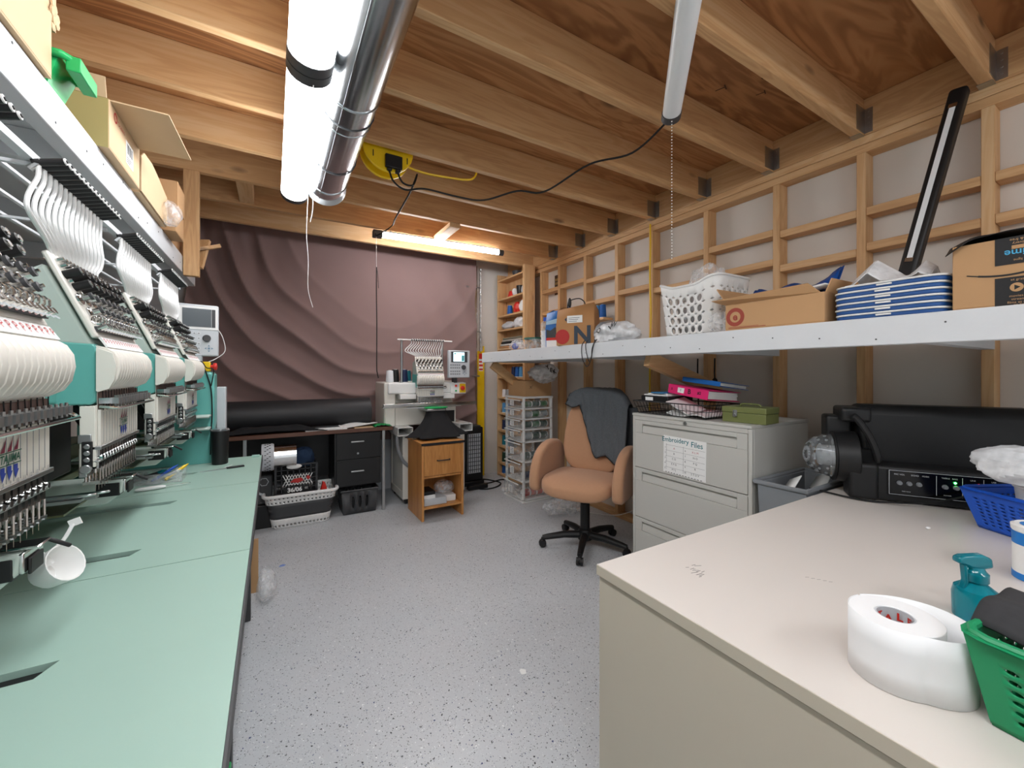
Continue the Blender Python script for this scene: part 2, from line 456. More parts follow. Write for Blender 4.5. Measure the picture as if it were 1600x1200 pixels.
# joists across the room, one object each, with the steel hangers on their right ends
for k in range(-4, 9):
    y = .43 + .4285 * k
    beam(-1.32, 2.552, y, y + .04, 2.43, 2.6145, WX)
    if 0 <= k <= 7:
        h = MB()
        h.box(2.46, 2.553, y - .003, y - .0005, 2.44, 2.56); h.box(2.50, 2.553, y + .0405, y + .043, 2.44, 2.56); h.box(2.50, 2.553, y - .003, y + .043, 2.427, 2.4295)
        h.box(2.549, 2.5525, y - .034, y - .003, 2.44, 2.56)
        for q in range(4): h.cyl((2.546, y - .018, 2.46 + q * .028), (2.5525, y - .018, 2.46 + q * .028), .004, n=8)
        tag(h.build('joist_hanger', m_steel), 'galvanised steel hanger under the %s joist end above the stud wall' % ('nearest', 'second nearest', 'third', 'fourth', 'fifth', 'sixth', 'seventh', 'farthest')[k], 'bracket', 'joist hangers along the right wall')
# rim board and doubled top plate of the right wall
def trim(n, m, *b, bev=.003): return struct(B('trim_%d' % n, m, *b, bev=bev))
trim(1, WY, 2.553, 2.592, -1.6, 4.44, 2.432, 2.6145)
trim(2, WY, 2.548, 2.639, -1.6, 4.44, 2.39, 2.4295)
trim(3, WY, 2.55, 2.639, -1.6, 4.44, 2.348, 2.3885)
trim(4, WY, 2.55, 2.639, -1.6, 4.44, .0, .04)
studs = [-1.2, -.8, -.4, .02, .45, .87, 1.27, 1.72, 2.19, 2.56, 2.97, 3.375, 3.70]
for y in studs: struct(B('wall_stud', WZ, 2.55, 2.639, y - .019, y + .019, .041, 2.3475, bev=.002))
bl = R.uniform
for a, b in zip(studs[:-1], studs[1:]):
    for j, z in enumerate((2.08, 1.88)):
        d = bl(-.03, .03)
        z2 = z + d + (.02 if a > 1.5 else 0)
        struct(B('wall_blocking', WY, 2.552, 2.638, a + .0195, b - .0195, z2 - .022, z2 + .018, bev=.002))
# left wall framing seen between the tubes
for i in range(12):
    y = -.6 + i * .42
    struct(B('wall_stud', WZ, -1.319, -1.23, y - .02, y + .02, .041, 2.36, bev=.002))
trim(5, WY, -1.319, -1.23, -1.6, 4.44, 2.36, 2.4)
trim(6, WY, -1.319, -1.23, -1.6, 4.44, 0, .04)
# short timber blocks nailed between joists
struct(B('ceiling_blocking', WY, 1.20, 1.29, 3.00, 3.06 + .34, 2.392, 2.43, bev=.003))
struct(B('ceiling_blocking', WY, -.20, -.11, 3.05, 3.43, 2.44, 2.53, bev=.003))
# garage door jamb, track, chain and guard beside the curtain
struct(B('door_2', m_lgrey, 1.975, 2.04, 4.40, 4.458, 0, 2.55, bev=.002))
tr = thing('door_track', 'galvanised vertical garage door track between curtain and yellow guard', 'track', (2.09, 4.40, 0))
m = MB(); m.box(2.04, 2.045, 4.36, 4.43, 0, 2.5); m.box(2.045, 2.085, 4.36, 4.365, 0, 2.5); m.box(2.085, 2.09, 4.36, 4.40, 0, 2.5); m.build('rail', m_galv, tr, .001)
for z in (2.24, 1.72, 1.2):
    q = MB(); q.box(1.93, 2.06, 4.33, 4.334, z - .012, z + .012); q.cyl((1.93, 4.32, z), (2.10, 4.32, z), .008, n=10); q.box(2.0, 2.04, 4.334, 4.40, z - .06, z); q.build('roller_bracket', m_steel, tr)
ch = MB()
for i in range(34):
    z = 2.46 - i * .029; a = (i % 2) * PI / 2
    ch.tube([(2.125 + .010 * math.cos(t) * math.cos(a), 4.35 + .010 * math.cos(t) * math.sin(a), z + .019 * math.sin(t)) for t in [2 * PI * k / 8 for k in range(8)]], .0035, 5, True)
tag(ch.build('chain', m_steel), 'steel hoist chain hanging beside the garage door track', 'chain')
g = thing('track_guard', 'yellow steel corner guard standing at the end of the white shelf', 'guard', (2.15, 4.42, 0))
m = MB(); m.box(2.10, 2.205, 4.40, 4.406, 0, 1.5); m.box(2.10, 2.106, 4.406, 4.455, 0, 1.5); m.box(2.19, 2.205, 4.40, 4.42, 1.49, 1.56); m.build('post', m_yel, g, .002)
B('warning_label', m_paper, 2.13, 2.185, 4.3985, 4.3995, 1.26, 1.47, g, 0)
m = MB(); m.box(2.13, 2.185, 4.397, 4.3984, 1.405, 1.47); m.box(2.133, 2.182, 4.397, 4.3984, 1.36, 1.38); m.box(2.133, 2.182, 4.397, 4.3984, 1.315, 1.34); m.box(2.133, 2.182, 4.397, 4.3984, 1.27, 1.29); m.build('warning_print', m_red, g, 0)
# curtain with swagged folds
def curt(u, v):
    x = -.62 + 2.66 * u; z = .55 + 2.03 * v
    cx_, cz_ = 1.05, 2.75
    dx, dz = (x - cx_) / 1.62, (z - cz_) / 1.75
    r = math.hypot(dx, dz); th = math.atan2(dx, -dz)
    w = max(0, min(1, (r - .45) / .5))
    left = max(0, min(1, (cx_ + .1 - x) / 1.4))
    d = (.030 + .085 * left) * w * ((1 - abs(math.sin(22 * r + 1.6 * noise.noise((x * 1.3, z * 1.1, 3)) + .5 * th))) ** 1.6 - .3) * (.5 + 1.1 * abs(noise.noise((x * 1.6, z * .8, 5)))) * -1.3
    d += .02 * noise.noise((x * 2.2, z * 1.3, 1)) * w
    d += .028 * max(0, (z - 1.7) / .9) * max(0, (.15 - x) / .8) * math.sin(34 * x + 2 * noise.noise((x * 3, z, 7)))
    # right side gathers
    rt = max(0, min(1, (x - 1.2) / .7))
    d += .022 * rt * math.sin(17 * ((x - 2.1) * .9 + (z - 2.6) * .42) + 1.5 * noise.noise((x, z * 2, 9)))
    d -= .005 * math.exp(-((z - 1.02 - .03 * math.sin(x * 2.2)) / .006) ** 2)
    return (x, 4.30 + d, z)
tag(MB().grid(curt, 170, 130).build('curtain', m_curt, smooth=180), 'dusky mauve cloth draped in swags over the garage door', 'curtain')

# ------------------------------------------------------------------ duct and lamps
du = thing('duct', 'round galvanised ventilation duct under the joists beside the bright lamp', 'duct', (.26, .9, 2.18))
DX, DZ, DR = .262, 2.325, .099
for a, b, r in ((-1.0, .55, DR), (.55, 1.62, DR), (1.62, 1.80, DR + .002), (1.80, 2.54, DR)):
    m = MB(); m.cyl((DX, a, DZ), (DX, b, DZ), r, n=48, caps=False)
    m.bar((DX - .035, a, DZ - r * .94), (DX - .035, b, DZ - r * .94), .006, .004)
    m.build('duct_section', m_galv, du)
for y in (.55, 1.62, 1.80, 2.44): m = MB(); m.tube([(DX + (DR + .002) * math.cos(t), y, DZ + (DR + .002) * math.sin(t)) for t in [2 * PI * k / 48 for k in range(48)]], .0028, 6, True); m.build('seam_ring', m_galv, du)
m = MB(); m.lathe([(DR, 0), (DR + .012, .03), (DR + .014, .045), (DR + .004, .05), (DR - .02, .03), (DR - .03, .0)], 48, (DX, 2.53, DZ), 'y'); m.build('end_flange', m_lgrey, du)
def hanger_strap(): pass
for y in (.45 + .4285 * 3 - .02 + .03, .45 + .4285 * 4 + .01):
    m = MB(); m.tube([(DX + .103, y, 2.43), (DX + .105, y, 2.33)] + [(DX + .103 * math.cos(t), y, DZ + .103 * math.sin(t)) for t in [-k * PI / 10 for k in range(0, 11)]] + [(DX - .105, y, 2.43)], .003, 6); m.build('hanger_strap', m_dgrey, du)
def wrap_lamp(name, a, b, label, em, w=.066, parent_group=None, endc=m_dgrey):
    """half round linear lamp: metal back, opal diffuser, two end caps"""
    a = Vector(a); b = Vector(b); d = (b - a).normalized(); sd = d.cross(Vector((0, 0, 1)))
    t = thing(name, label, 'lamp', tuple((a + b) / 2), parent_group)
    def half(p, q, r, z0):
        vs = []; n = 14
        for e in (p, q):
            for i in range(n + 1):
                th = rad(150) + rad(240) * i / n
                vs.append(tuple(e + sd * (r * math.cos(th)) + Vector((0, 0, z0 + r * .78 * math.sin(th)))))
        k = n + 1
        return vs, [(i, i + 1, k + i + 1, k + i) for i in range(n)] + [tuple(range(k)), tuple(range(k, 2 * k)), (0, k, 2 * k - 1, k - 1)]
    e = d * .045
    m = MB(); m.add(*half(a + e, b - e, w, 0)); m.build('diffuser', em, t)
    for p, q in ((a, a + e), (b - e, b)):
        m = MB(); m.add(*half(p, q, w + .003, 0)); m.build('end_cap', endc, t)
    m = MB(); m.bar(a + Vector((0, 0, w * .39 + .009)), b + Vector((0, 0, w * .39 + .009)), w * 1.6, .018); m.build('backplate', m_white, t)
    return t
lampA = wrap_lamp('ceiling_lamp', (.105, 2.60, 2.25), (.105, 1.46, 2.25), 'lit linear lamp with opal cover ending above the curtain, beside the duct end', m_tubeon)
lampB = wrap_lamp('ceiling_lamp', (.105, 1.455, 2.25), (.105, .30, 2.25), 'lit linear lamp cut by the top of the view beside the duct', m_tubeon)
lampC = wrap_lamp('ceiling_lamp', (.105, .295, 2.25), (.105, -.85, 2.25), 'added fill lamp behind the viewpoint, continuing the row along the duct', m_tubeon)  # unseen extension of the lamp row, added to raise the exposure
lampD = wrap_lamp('ceiling_lamp', (1.515, 1.19, 2.37), (.70, .43, 2.37), 'unlit round white lamp hung diagonally under the joists with a pull chain', m_diff, .038)
for l, y in ((lampA, 2.5), (lampB, 1.35), (lampC, -.5)):
    m = MB()
    for q in (y, y - .9): m.cyl((.105, q, 2.27), (.105, q, 2.43), .003, n=6)
    m.build('suspension_wire', m_steel, l)
m = MB(); m.cyl((1.40, 1.085, 2.39), (1.40, 1.085, 2.615), .003, n=6); m.cyl((.85, .57, 2.39), (.85, .57, 2.615), .003, n=6); m.build('suspension_wire', m_steel, lampD)
wrap_lamp('ceiling_lamp', (.75, -1.15, 2.25), (1.95, -1.15, 2.25), 'added fill lamp across the room behind the viewpoint, out of view', m_tubeon)  # added out of view to brighten the desk top and floor
fl = thing('tube_lamp', 'lit slim tube lamp fixed under the last joist above the curtain', 'lamp', (1.3, 3.40, 2.36))
FA, FB = Vector((.70, 3.42, 2.375)), Vector((1.88, 3.36, 2.375))
dd = (FB - FA).normalized()
MB().cyl(FA + dd * .06, FB - dd * .05, .022, n=20).build('tube', m_tubefar, fl)
MB().bar(FA, FA + dd * .075, .06, .056).build('end_cap', m_dgrey, fl, .006)
MB().cyl(FB - dd * .05, FB, .027, n=20).build('end_cap', m_dgrey, fl, .003)
m = MB(); m.bar(FA + dd * .06 + Vector((0, 0, .024)), FB - dd * .05 + Vector((0, 0, .024)), .05, .012); m.build('backplate', m_white, fl)
m = MB()
for s_ in (.15, 1.0): 
    p = FA + dd * s_; m.bar(p + Vector((0, 0, .02)), p + Vector((0, .03, .056)), .012, .004)
m.build('mounting_clip', m_steel, fl)
m = MB()
m.tube(spline([(.725, 3.40, 2.345), (.725, 3.40, 2.2), (.727, 3.40, 2.08)], 4), .0018, 6); m.build('pull_cord', m_paper, fl)
m = MB(); m.tube(spline([(.727, 3.40, 2.10), (.726, 3.40, 1.9), (.729, 3.40, 1.6), (.728, 3.40, 1.3), (.733, 3.40, 1.24), (.742, 3.40, 1.20)], 5), .004, 6); m.tube(spline([(.727, 3.40, 2.10), (.737, 3.40, 2.03), (.742, 3.40, 1.93)], 4), .002, 6); m.build('pull_cord', m_rub, fl)['label'] = 'black cord knotted onto the white pull cord'
# pull cords of the bright row and the diagonal lamp
MB().tube(spline([(.115, 1.48, 2.19), (.112, 1.48, 2.05), (.108, 1.48, 1.93), (.114, 1.48, 1.80), (.106, 1.48, 1.74)], 5), .0016, 6).build('pull_cord', m_paper, lampB)
MB().tube(spline([(.165, 2.45, 2.20), (.158, 2.45, 2.0), (.166, 2.45, 1.85), (.165, 2.45, 1.70), (.188, 2.45, 1.60)], 5), .0013, 6).build('pull_cord', m_paper, lampA)
m = MB()
for i in range(46): m.sup((1.47, 1.15, 2.32 - i * .013), (.0026,) * 3, nu=6, nv=4)
m.build('pull_chain', m_paper, lampD)
# cord reel on the joist and its cables
rl = thing('cord_reel', 'yellow extension cord reel hung between the joists right of the duct', 'cord reel', (.535, 2.25, 2.33))
m = MB(); m.lathe([(.02, 0), (.13, 0), (.135, .004), (.135, .012), (.02, .012)], 32, (.535, 2.21, 2.455), 'y', True); m.build('side_disc', m_yel, rl)
m = MB(); m.lathe([(.02, 0), (.13, 0), (.135, .004), (.135, .012), (.02, .012)], 32, (.535, 2.29, 2.455), 'y', True); m.build('side_disc', m_yel, rl)
m = MB(); m.cyl((.535, 2.222, 2.455), (.535, 2.29, 2.455), .10, n=28); m.build('wound_cord', m_yel, rl)
m = MB(); m.box(.515, .605, 2.19, 2.209, 2.34, 2.41); m.box(.525, .55, 2.187, 2.225, 2.325, 2.34); m.box(.57, .595, 2.187, 2.225, 2.325, 2.34); m.build('socket_block', m_black, rl, .004)
m = MB(); m.text('1', .05, face((.455, 2.209, 2.40), (1, 0, 0), (0, 0, 1)), .001); m.text('1', .05, face((.635, 2.209, 2.40), (1, 0, 0), (0, 0, 1)), .001); m.build('print', m_ink, rl, smooth=0)
m = MB(); m.bar((.535, 2.25, 2.44), (.535, 2.25, 2.61), .02); m.build('hook', m_steel, rl)
def cord(name, pts, r, mt, label, cat='cord', n=6): return tag(MB().tube(spline(pts, 7), r, n).build(name, mt), label, cat)
cord('power_cable', [(.538, 2.205, 2.325), (.56, 2.20, 2.27), (.63, 2.22, 2.25), (.74, 2.22, 2.28), (.92, 2.18, 2.26), (1.05, 2.10, 2.24), (1.20, 1.98, 2.28), (1.30, 1.85, 2.25), (1.42, 1.62, 2.33), (1.50, 1.40, 2.31), (1.52, 1.21, 2.37)], .005, m_rub, 'black cord looping from the reel to the diagonal unlit lamp')
cord('power_cable', [(.582, 2.205, 2.325), (.61, 2.20, 2.275), (.67, 2.22, 2.285), (.70, 2.24, 2.36), (.685, 2.28, 2.30), (.70, 2.45, 2.30), (.71, 2.75, 2.28), (.76, 3.05, 2.33), (.70, 3.25, 2.31), (.71, 3.36, 2.36)], .005, m_rub, 'black cord dropping from the reel to the far tube lamp')
cord('extension_cable', [(.62, 2.25, 2.40), (.72, 2.25, 2.385), (.85, 2.24, 2.385), (1.02, 2.22, 2.40), (1.06, 2.21, 2.46)], .006, m_yel, 'yellow extension cord running from the reel over a joist')
cord('extension_cable', [(2.535, 2.182, 2.40), (2.53, 2.175, 2.2), (2.532, 2.182, 2.0), (2.534, 2.175, 1.7), (2.53, 2.18, 1.45), (2.53, 2.182, 1.2), (2.53, 2.185, .9)], .006, m_yel, 'yellow extension cord hanging down a stud behind the laundry basket')
cord('power_cable', [(2.515, 1.757, 1.34), (2.515, 1.757, 1.2), (2.52, 1.75, .9)], .005, m_rub, 'black cord hanging under the white shelf behind the binders')
cc = thing('power_cable', 'black cord with plug hanging under the shelf right of the binders', 'cord', (2.515, 1.63, 1.1))
MB().tube([(2.515, 1.632, 1.34), (2.513, 1.633, 1.25), (2.515, 1.632, 1.2)], .005, 6).build('cord', m_rub, cc)
MB().lathe([(.006, 0), (.016, -.012), (.018, -.045), (.010, -.055)], 12, (2.515, 1.632, 1.21)).build('plug', m_rub, cc)
cord('power_cable', [(1.85, 3.95, .01), (1.95, 3.85, .008), (2.1, 3.88, .008), (2.2, 4.0, .008), (2.12, 4.2, .008), (2.0, 4.25, .008), (2.05, 4.05, .008), (2.27, 4.1, .008), (2.33, 4.0, .008)], .007, m_rub, 'black cord coiled on the floor beside the yellow guard')
cord('power_cable', [(2.30, 3.0, .008), (2.36, 2.86, .007), (2.44, 2.70, .007), (2.50, 2.58, .02), (2.54, 2.48, .05), (2.545, 2.30, .16), (2.545, 2.2, .3)], .004, m_paper, 'white cord on the floor along the bottom plate behind the chair')
B_ = B('power_strip', m_black, 1.77, 2.0, 3.90, 3.96, .0005, .045, bev=.006); tag(B_, 'black power strip lying on the floor before the black heater', 'power strip')
B_ = B('power_adapter', m_wplas, 2.08, 2.2, 3.70, 3.75, .0005, .03, bev=.004); tag(B_, 'white power adapter on the floor beside the drawer cart', 'adapter')
# ------------------------------------------------------------------ embroidery heads
HW, NN = .26, 15
PIT = HW / NN
SA = Vector((-.374, 0, 1.470)); SD = Vector((.395, 0, -.919)); SN = Vector((.919, 0, .395))
def on(t, y, h): return SA + SD * t + SN * h + Vector((0, y, 0))
def make_head(parent, tubes=True):
    m = MB(); m.prism([(-.47, 1.312), (-.47, 1.425), (-.40, 1.445), (-.382, 1.457), (-.3765, 1.458), (-.309, 1.302)], 0, HW)
    hd = m.build('embroidery_head', m_ggrey, parent, .006, 2)
    m = MB(); m.prism([(-.47, 1.186), (-.312, 1.184), (-.305, 1.19), (-.3042, 1.30), (-.309, 1.306), (-.47, 1.316)], -.001, HW + .001); m.build('lower_casing', m_teal, hd, .003)
    # slanted tension plate
    m = MB(); m.add([tuple(on(t, y, h)) for h in (-.002, .008) for y in (-.006, HW + .006) for t in (-.012, .166)], [(0, 2, 3, 1), (4, 5, 7, 6), (0, 1, 5, 4), (2, 6, 7, 3), (0, 4, 6, 2), (1, 3, 7, 5)])
    m.build('tension_plate', m_cream, hd, .003)
    m = MB()
    for i in range(NN):
        y = (i + .5) * PIT
        for t in (.006, .018): m.cyl(on(t, y, .008), on(t, y, .02), .0035, n=8)
        m.tube([on(.132 + .010 * math.sin(a), y, .018 + .010 * math.cos(a)) for a in [2 * PI * k / 8 for k in range(8)]], .0018, 5, True)
    m.build('eyelet_row', m_chrome, hd)
    for i in range(NN):
        y = (i + .5) * PIT; t = .036 if i % 2 == 0 else .058
        m = MB(); m.mi = 0; m.cyl(on(t, y, .007), on(t, y, .034), .0085, n=12); m.mi = 1; m.cyl(on(t, y, .034), on(t, y, .0365), .0055, n=10); m.cyl(on(t + .013, y, .007), on(t + .013, y, .016), .004, n=8)
        m.build('thread_roller', [m_black, m_chrome], hd)
    for i in range(NN):
        y = (i + .5) * PIT; t = .086 if i % 2 == 0 else .113
        m = MB(); m.mi = 0
        p = lambda h: on(t, y, h)
        m.cyl(p(.008), p(.011), .0115, .0115, n=14); m.cyl(p(.0115), p(.015), .0125, .007, n=14); m.cyl(p(.015), p(.026), .0062, n=10); m.mi = 1; m.cyl(p(.026), p(.031), .0075, n=12); m.mi = 0; m.cyl(p(.031), p(.036), .003, n=8)
        m.build('tension_dial', [m_chrome, m_dgrey], hd)
    m = MB(); m.mi = 0
    a, b = on(.150, .004, .012), on(.150, HW - .004, .012); m.bar(a, b, .010, .010); m.mi = 1
    for i in range(NN):
        y = (i + .5) * PIT; m.cyl(on(.150, y, .012), on(.148, y, .028), .0056, n=8); m.bar(on(.144, y, .018), on(.160, y + .006, .026), .002)
    m.build('check_spring_bar', [m_dgrey, m_chrome], hd)
    # needle case
    m = MB(); m.prism([(-.325, 1.10), (-.3035, 1.10), (-.3035, 1.183), (-.3035, 1.298), (-.3038, 1.304), (-.3041, 1.304), (-.3041, 1.183), (-.325, 1.18)], .001, HW - .001)
    m.prism([(-.3030, 1.212), (-.300, 1.210), (-.284, 1.216), (-.276, 1.234), (-.273, 1.262), (-.279, 1.288), (-.300, 1.297), (-.3030, 1.298)], -.008, .0)
    m.build('needle_case', m_cream, hd, .002)
    prof = [(-.312, 1.304), (-.291, 1.300), (-.279, 1.292), (-.271, 1.277), (-.269, 1.258), (-.273, 1.236), (-.282, 1.221), (-.301, 1.211)]
    rib = None
    for i in range(NN):
        if rib is None:
            m = MB(); m.prism(prof, .001, PIT - .0012); rib = m.build('take_up_cover', m_cream, hd, .0012, 1)
            m = MB(); m.bar((-.290, PIT * .5, 1.3015), (-.283, PIT * .5, 1.3), .008, .003); 
        else:
            copy_tree(rib, hd, T((0, i * PIT, 0)))
    m = MB(); m.mi = 0; m.add([(-.287, .001, 1.3005), (-.287, HW, 1.3005), (-.299, HW, 1.3205), (-.299, .001, 1.3205), (-.290, .001, 1.2985), (-.290, HW, 1.2985), (-.302, HW, 1.3185), (-.302, .001, 1.3185)], [(0, 1, 2, 3), (4, 7, 6, 5), (0, 4, 5, 1), (3, 2, 6, 7), (0, 3, 7, 4), (1, 5, 6, 2)])
    m.mi = 1
    for i in range(NN): m.text('P', .019, face((-.2926, (i + .5) * PIT, 1.3105), (0, 1, 0), (-.012, 0, .020)), .0006)
    m.build('threading_strip', [m_paper, m_rink], hd, smooth=0)
    # thread window, take-up lever rail
    m = MB(); m.mi = 0; m.box(-.303, -.2985, .004, HW - .004, 1.176, 1.209); m.mi = 1
    for i in range(NN):
        y = (i + .5) * PIT
        m.cyl((-.2975, y, 1.212), (-.2965, y + .004 * math.sin(i * 2.1), 1.172), .0008, n=5)
    m.build('thread_window', [mat('brown slot', (96, 74, 66), .5) if 'brown slot' not in bpy.data.materials else bpy.data.materials['brown slot'], m_ink], hd)
    m = MB(); m.mi = 0; m.box(-.300, -.284, -.004, HW + .022, 1.186, 1.1975); m.mi = 1
    for i in range(NN): m.box(-.284, -.272, (i + .2) * PIT, (i + .75) * PIT, 1.185, 1.197); m.cyl((-.278, (i + .5) * PIT, 1.180), (-.278, (i + .5) * PIT, 1.202), .0022, n=6)
    m.mi = 0; m.tube([(-.30, .0, 1.180), (-.274, .004, 1.176), (-.270, .02, 1.176), (-.270, HW + .012, 1.176), (-.278, HW + .024, 1.180), (-.29, HW + .02, 1.188)], .0028, 6)
    m.build('lever_rail', [m_chrome, m_steel], hd)
    # front plate with badge
    m = MB(); m.mi = 0; m.box(-.303, -.2985, .002, HW - .002, 1.098, 1.174); m.mi = 1
    for i in range(1, NN): m.box(-.2986, -.2981, i * PIT - .0005, i * PIT + .0005, 1.104, 1.168)
    for i in range(NN): m.text(str(i + 1), .008, face((-.2985, (i + .5) * PIT, 1.1035), (0, 1, 0), (0, 0, 1)), .0008)
    m.build('front_plate', [m_cream, m_grey], hd, smooth=0)
    m = MB()
    yc = HW * .56
    M = face((-.298, yc, 1.136), (0, 1, 0), (0, 0, 1)) @ Matrix.Scale(1.12, 4)
    m.mi = 0
    for q in (-1, 0, 1): m.add([tuple(M @ Vector(p)) for p in ((q * .014 - .006, .0085, .0004), (q * .014 + .003, .0085, .0004), (q * .014 + .0065, .026, .0004), (q * .014 + .001, .016, .0004))], [(0, 1, 2, 3)])
    m.mi = 1
    m.text('TAJIMA', .0135, M, .0005, shear=.2, bold=.02)
    m.add([tuple(M @ Vector(p)) for p in ((-.029, .0066, .0003), (.026, .0066, .0003), (.026, .0078, .0003), (-.029, .0078, .0003))], [(0, 1, 2, 3)])
    m.add([tuple(M @ Vector(p)) for p in ((-.030, -.0076, .0003), (.025, -.0076, .0003), (.025, -.0064, .0003), (-.030, -.0064, .0003))], [(0, 1, 2, 3)])
    m.mi = 2
    for q in (-1, 0, 1): m.add([tuple(M @ Vector(p)) for p in ((q * .014 - .006, -.0085, .0004), (q * .014 + .003, -.0085, .0004), (q * .014 + .003, -.015, .0004), (q * .014 + .006, -.015, .0004), (q * .014 - .002, -.026, .0004), (q * .014 - .006, -.014, .0004))], [(0, 1, 2, 3, 4, 5)])
    m.build('badge', [m_maroon, m_gink, m_bink], hd, smooth=0)
    # needle bars
    nb = None
    for i in range(NN):
        if nb is None:
            m = MB(); y = .5 * PIT
            m.cyl((-.308, y, 1.10), (-.308, y, 1.046), .0026, n=8); m.box(-.314, -.300, y - .0058, y + .0058, 1.080, 1.095); m.cyl((-.3045, y, 1.0755), (-.2965, y, 1.0755), .0045, n=8)
            m.box(-.313, -.302, y - .0045, y + .0045, 1.055, 1.068); m.cyl((-.308, y, 1.046), (-.308, y, 1.008), .0011, .0004, n=6)
            m.cyl((-.322, y, 1.10), (-.322, y, 1.03), .0022, n=8); m.box(-.326, -.300, y - .004, y + .004, 1.024, 1.030); m.cyl((-.302, y, 1.030), (-.302, y, 1.055), .0018, n=6)
            nb = m.build('needle_bar', m_chrome, hd)
        else: copy_tree(nb, hd, T((0, i * PIT, 0)))
    m = MB(); m.box(-.318, -.296, -.004, HW + .006, 1.094, 1.101); m.box(-.330, -.318, .0, HW, 1.040, 1.098); m.box(-.316, -.298, -.004, HW + .004, 1.069, 1.0725); m.build('needle_bar_guide', m_steel, hd, .001)
    # casing beside the needle case: presser drive
    m = MB(); m.mi = 0; m.box(-.328, -.3045, -.004, .004, 1.06, 1.182); m.mi = 1; m.box(-.324, -.308, -.008, -.004, 1.052, 1.112); m.mi = 2
    for z in (1.102, 1.089, 1.076): m.cyl((-.316, -.008, z), (-.316, -.011, z), .0052, n=14)
    m.cyl((-.317, -.008, 1.058), (-.317, -.014, 1.058), .009, n=18); m.box(-.330, -.31, -.006, .004, 1.108, 1.126)
    m.build('presser_drive', [m_cream, m_black, m_steel], hd, .002)
    m = MB(); m.box(-.47, -.40, .05, .20, 1.02, 1.176); m.bar((-.41, .23, 1.17), (-.36, .25, 1.06), .02); m.build('head_mechanism', m_black, hd, .004)
    if tubes:
        tb = MB()
        for i in range(NN):
            y = (i + .5) * PIT; gy = -.036 + i * .0224
            m = MB(); k = .060 - .042 * i / 14
            m.tube(spline([(-.372, gy, 1.632), (-.372, gy - .002, 1.608), (-.370, gy - .42 * k - .004, 1.580), (-.365, gy - .9 * k - .006, 1.550), (-.363, gy - .95 * k - .004, 1.528), (-.366, .45 * (gy - k) + .55 * y, 1.504), (-.370, y - .008, 1.488), (-.372, y, 1.472), (-.366, y, 1.462)], 4), .0038, 8)
            m.build('thread_tube', m_tube, hd)
            m = MB(); m.mi = 0; m.cyl((-.380, gy, 1.634), (-.338, gy, 1.646), .0066, n=12); m.mi = 1; m.cyl((-.338, gy, 1.646), (-.3355, gy, 1.6465), .0062, n=12); m.mi = 2; m.cyl((-.3355, gy, 1.6465), (-.334, gy, 1.647), .003, n=8); m.mi = 3; m.cyl((-.384, gy, 1.622), (-.368, gy, 1.640), .006, n=8)
            m.build('tube_clip', [m_black, m_paper, m_rub, m_chrome], hd)
    return hd

em = thing('embroidery_machine', 'turquoise four head embroidery machine over the mint table along the left side', 'embroidery machine', (-.5, 1.4, 0))
m = MB(); m.prism([(-.72, 1.176), (-.372, 1.176), (-.360, 1.19), (-.360, 1.302), (-.366, 1.309), (-.72, 1.312)], .28, 2.50); m.build('crossbeam', m_teal, em, .004)
m = MB(); m.prism([(-.74, .02), (-.262, .02), (-.262, .90), (-.250, 1.0), (-.250, 1.235), (-.262, 1.25), (-.74, 1.27)], 2.495, 2.62); m.build('end_housing', m_teal, em, .012, 3)
m = MB(); m.box(-.255, -.215, 2.635, 2.70, .82, 1.17); m.build('end_cabinet', m_lgrey, em, .004)
m = MB(); m.box(-1.1, -.66, .25, 2.49, .03, .97); m.build('rear_body', m_dteal, em, .01)
m = MB(); m.box(-.56, -.51, .28, 2.49, .99, 1.035); m.box(-.50, -.455, .28, 2.49, .965, .985); m.build('frame_bar', m_olive, em, .003)
hd0 = make_head(em)
HY = [.65, 1.125, 1.60, 2.075]
hb = hd0.matrix_basis.copy()
for i, y in enumerate(HY[1:] + HY[:1]):
    if i < 3: copy_tree(hd0, em, T((0, y, 0)))
hd0.matrix_basis = T((0, HY[0], 0)) @ hb
# arms, one under each head, with hoop brackets and chrome hook covers
for y0 in HY:
    ya = y0 + .25
    a = MB(); a.prism([(-.66, .925), (-.345, .93), (-.318, .955), (-.315, .985), (-.66, .99)], ya - .032, ya + .032)
    arm = a.build('hook_arm', m_ggrey, em, .004)
    m = MB(); m.mi = 0; m.box(-.365, -.322, ya - .0335, ya + .0335, .948, .980); m.mi = 1; m.box(-.36, -.30, ya - .02, ya + .02, .9872, .991); m.box(-.318, -.312, ya - .03, ya + .03, .955, .985); m.mi = 0; m.box(-.312, -.308, ya - .02, ya + .02, .95, .975)
    m.bar((-.31, ya + .034, .985), (-.285, ya + .042, .965), .006)
    m.build('arm_tip', [m_black, m_chrome], arm, .002)
    m = MB(); m.mi = 0
    for q, z in ((.02, .992), (.10, .978)):
        yy = y0 + q
        m.bar((-.60, yy, z), (-.33, yy, z), .02, .006); m.tube(spline([(-.40, yy, z + .006), (-.33, yy, z + .007), (-.315, yy + .012, z + .006), (-.335, yy + .022, z + .004), (-.42, yy + .02, z + .004)], 4), .003, 6)
    m.mi = 1; m.box(-.44, -.395, y0 + .015, y0 + .03, 1.0, 1.006); m.box(-.50, -.36, y0 + .03, y0 + .20, .960, .964)
    m.build('hoop_bracket', [m_steel, m_olive], em)
m = MB(); m.lathe([(.0, -.022), (.02, -.022), (.028, -.012), (.032, .02), (.030, .02), (.026, -.008), (.018, -.018), (0, -.018)], 20, (0, 0, 0), 'z', False, RY(60) @ RX(20) )
m.v = [(p[0] - .318, p[1] + .985, p[2] + .918) for p in m.v]; m.build('hook_cover', m_wplas, em)
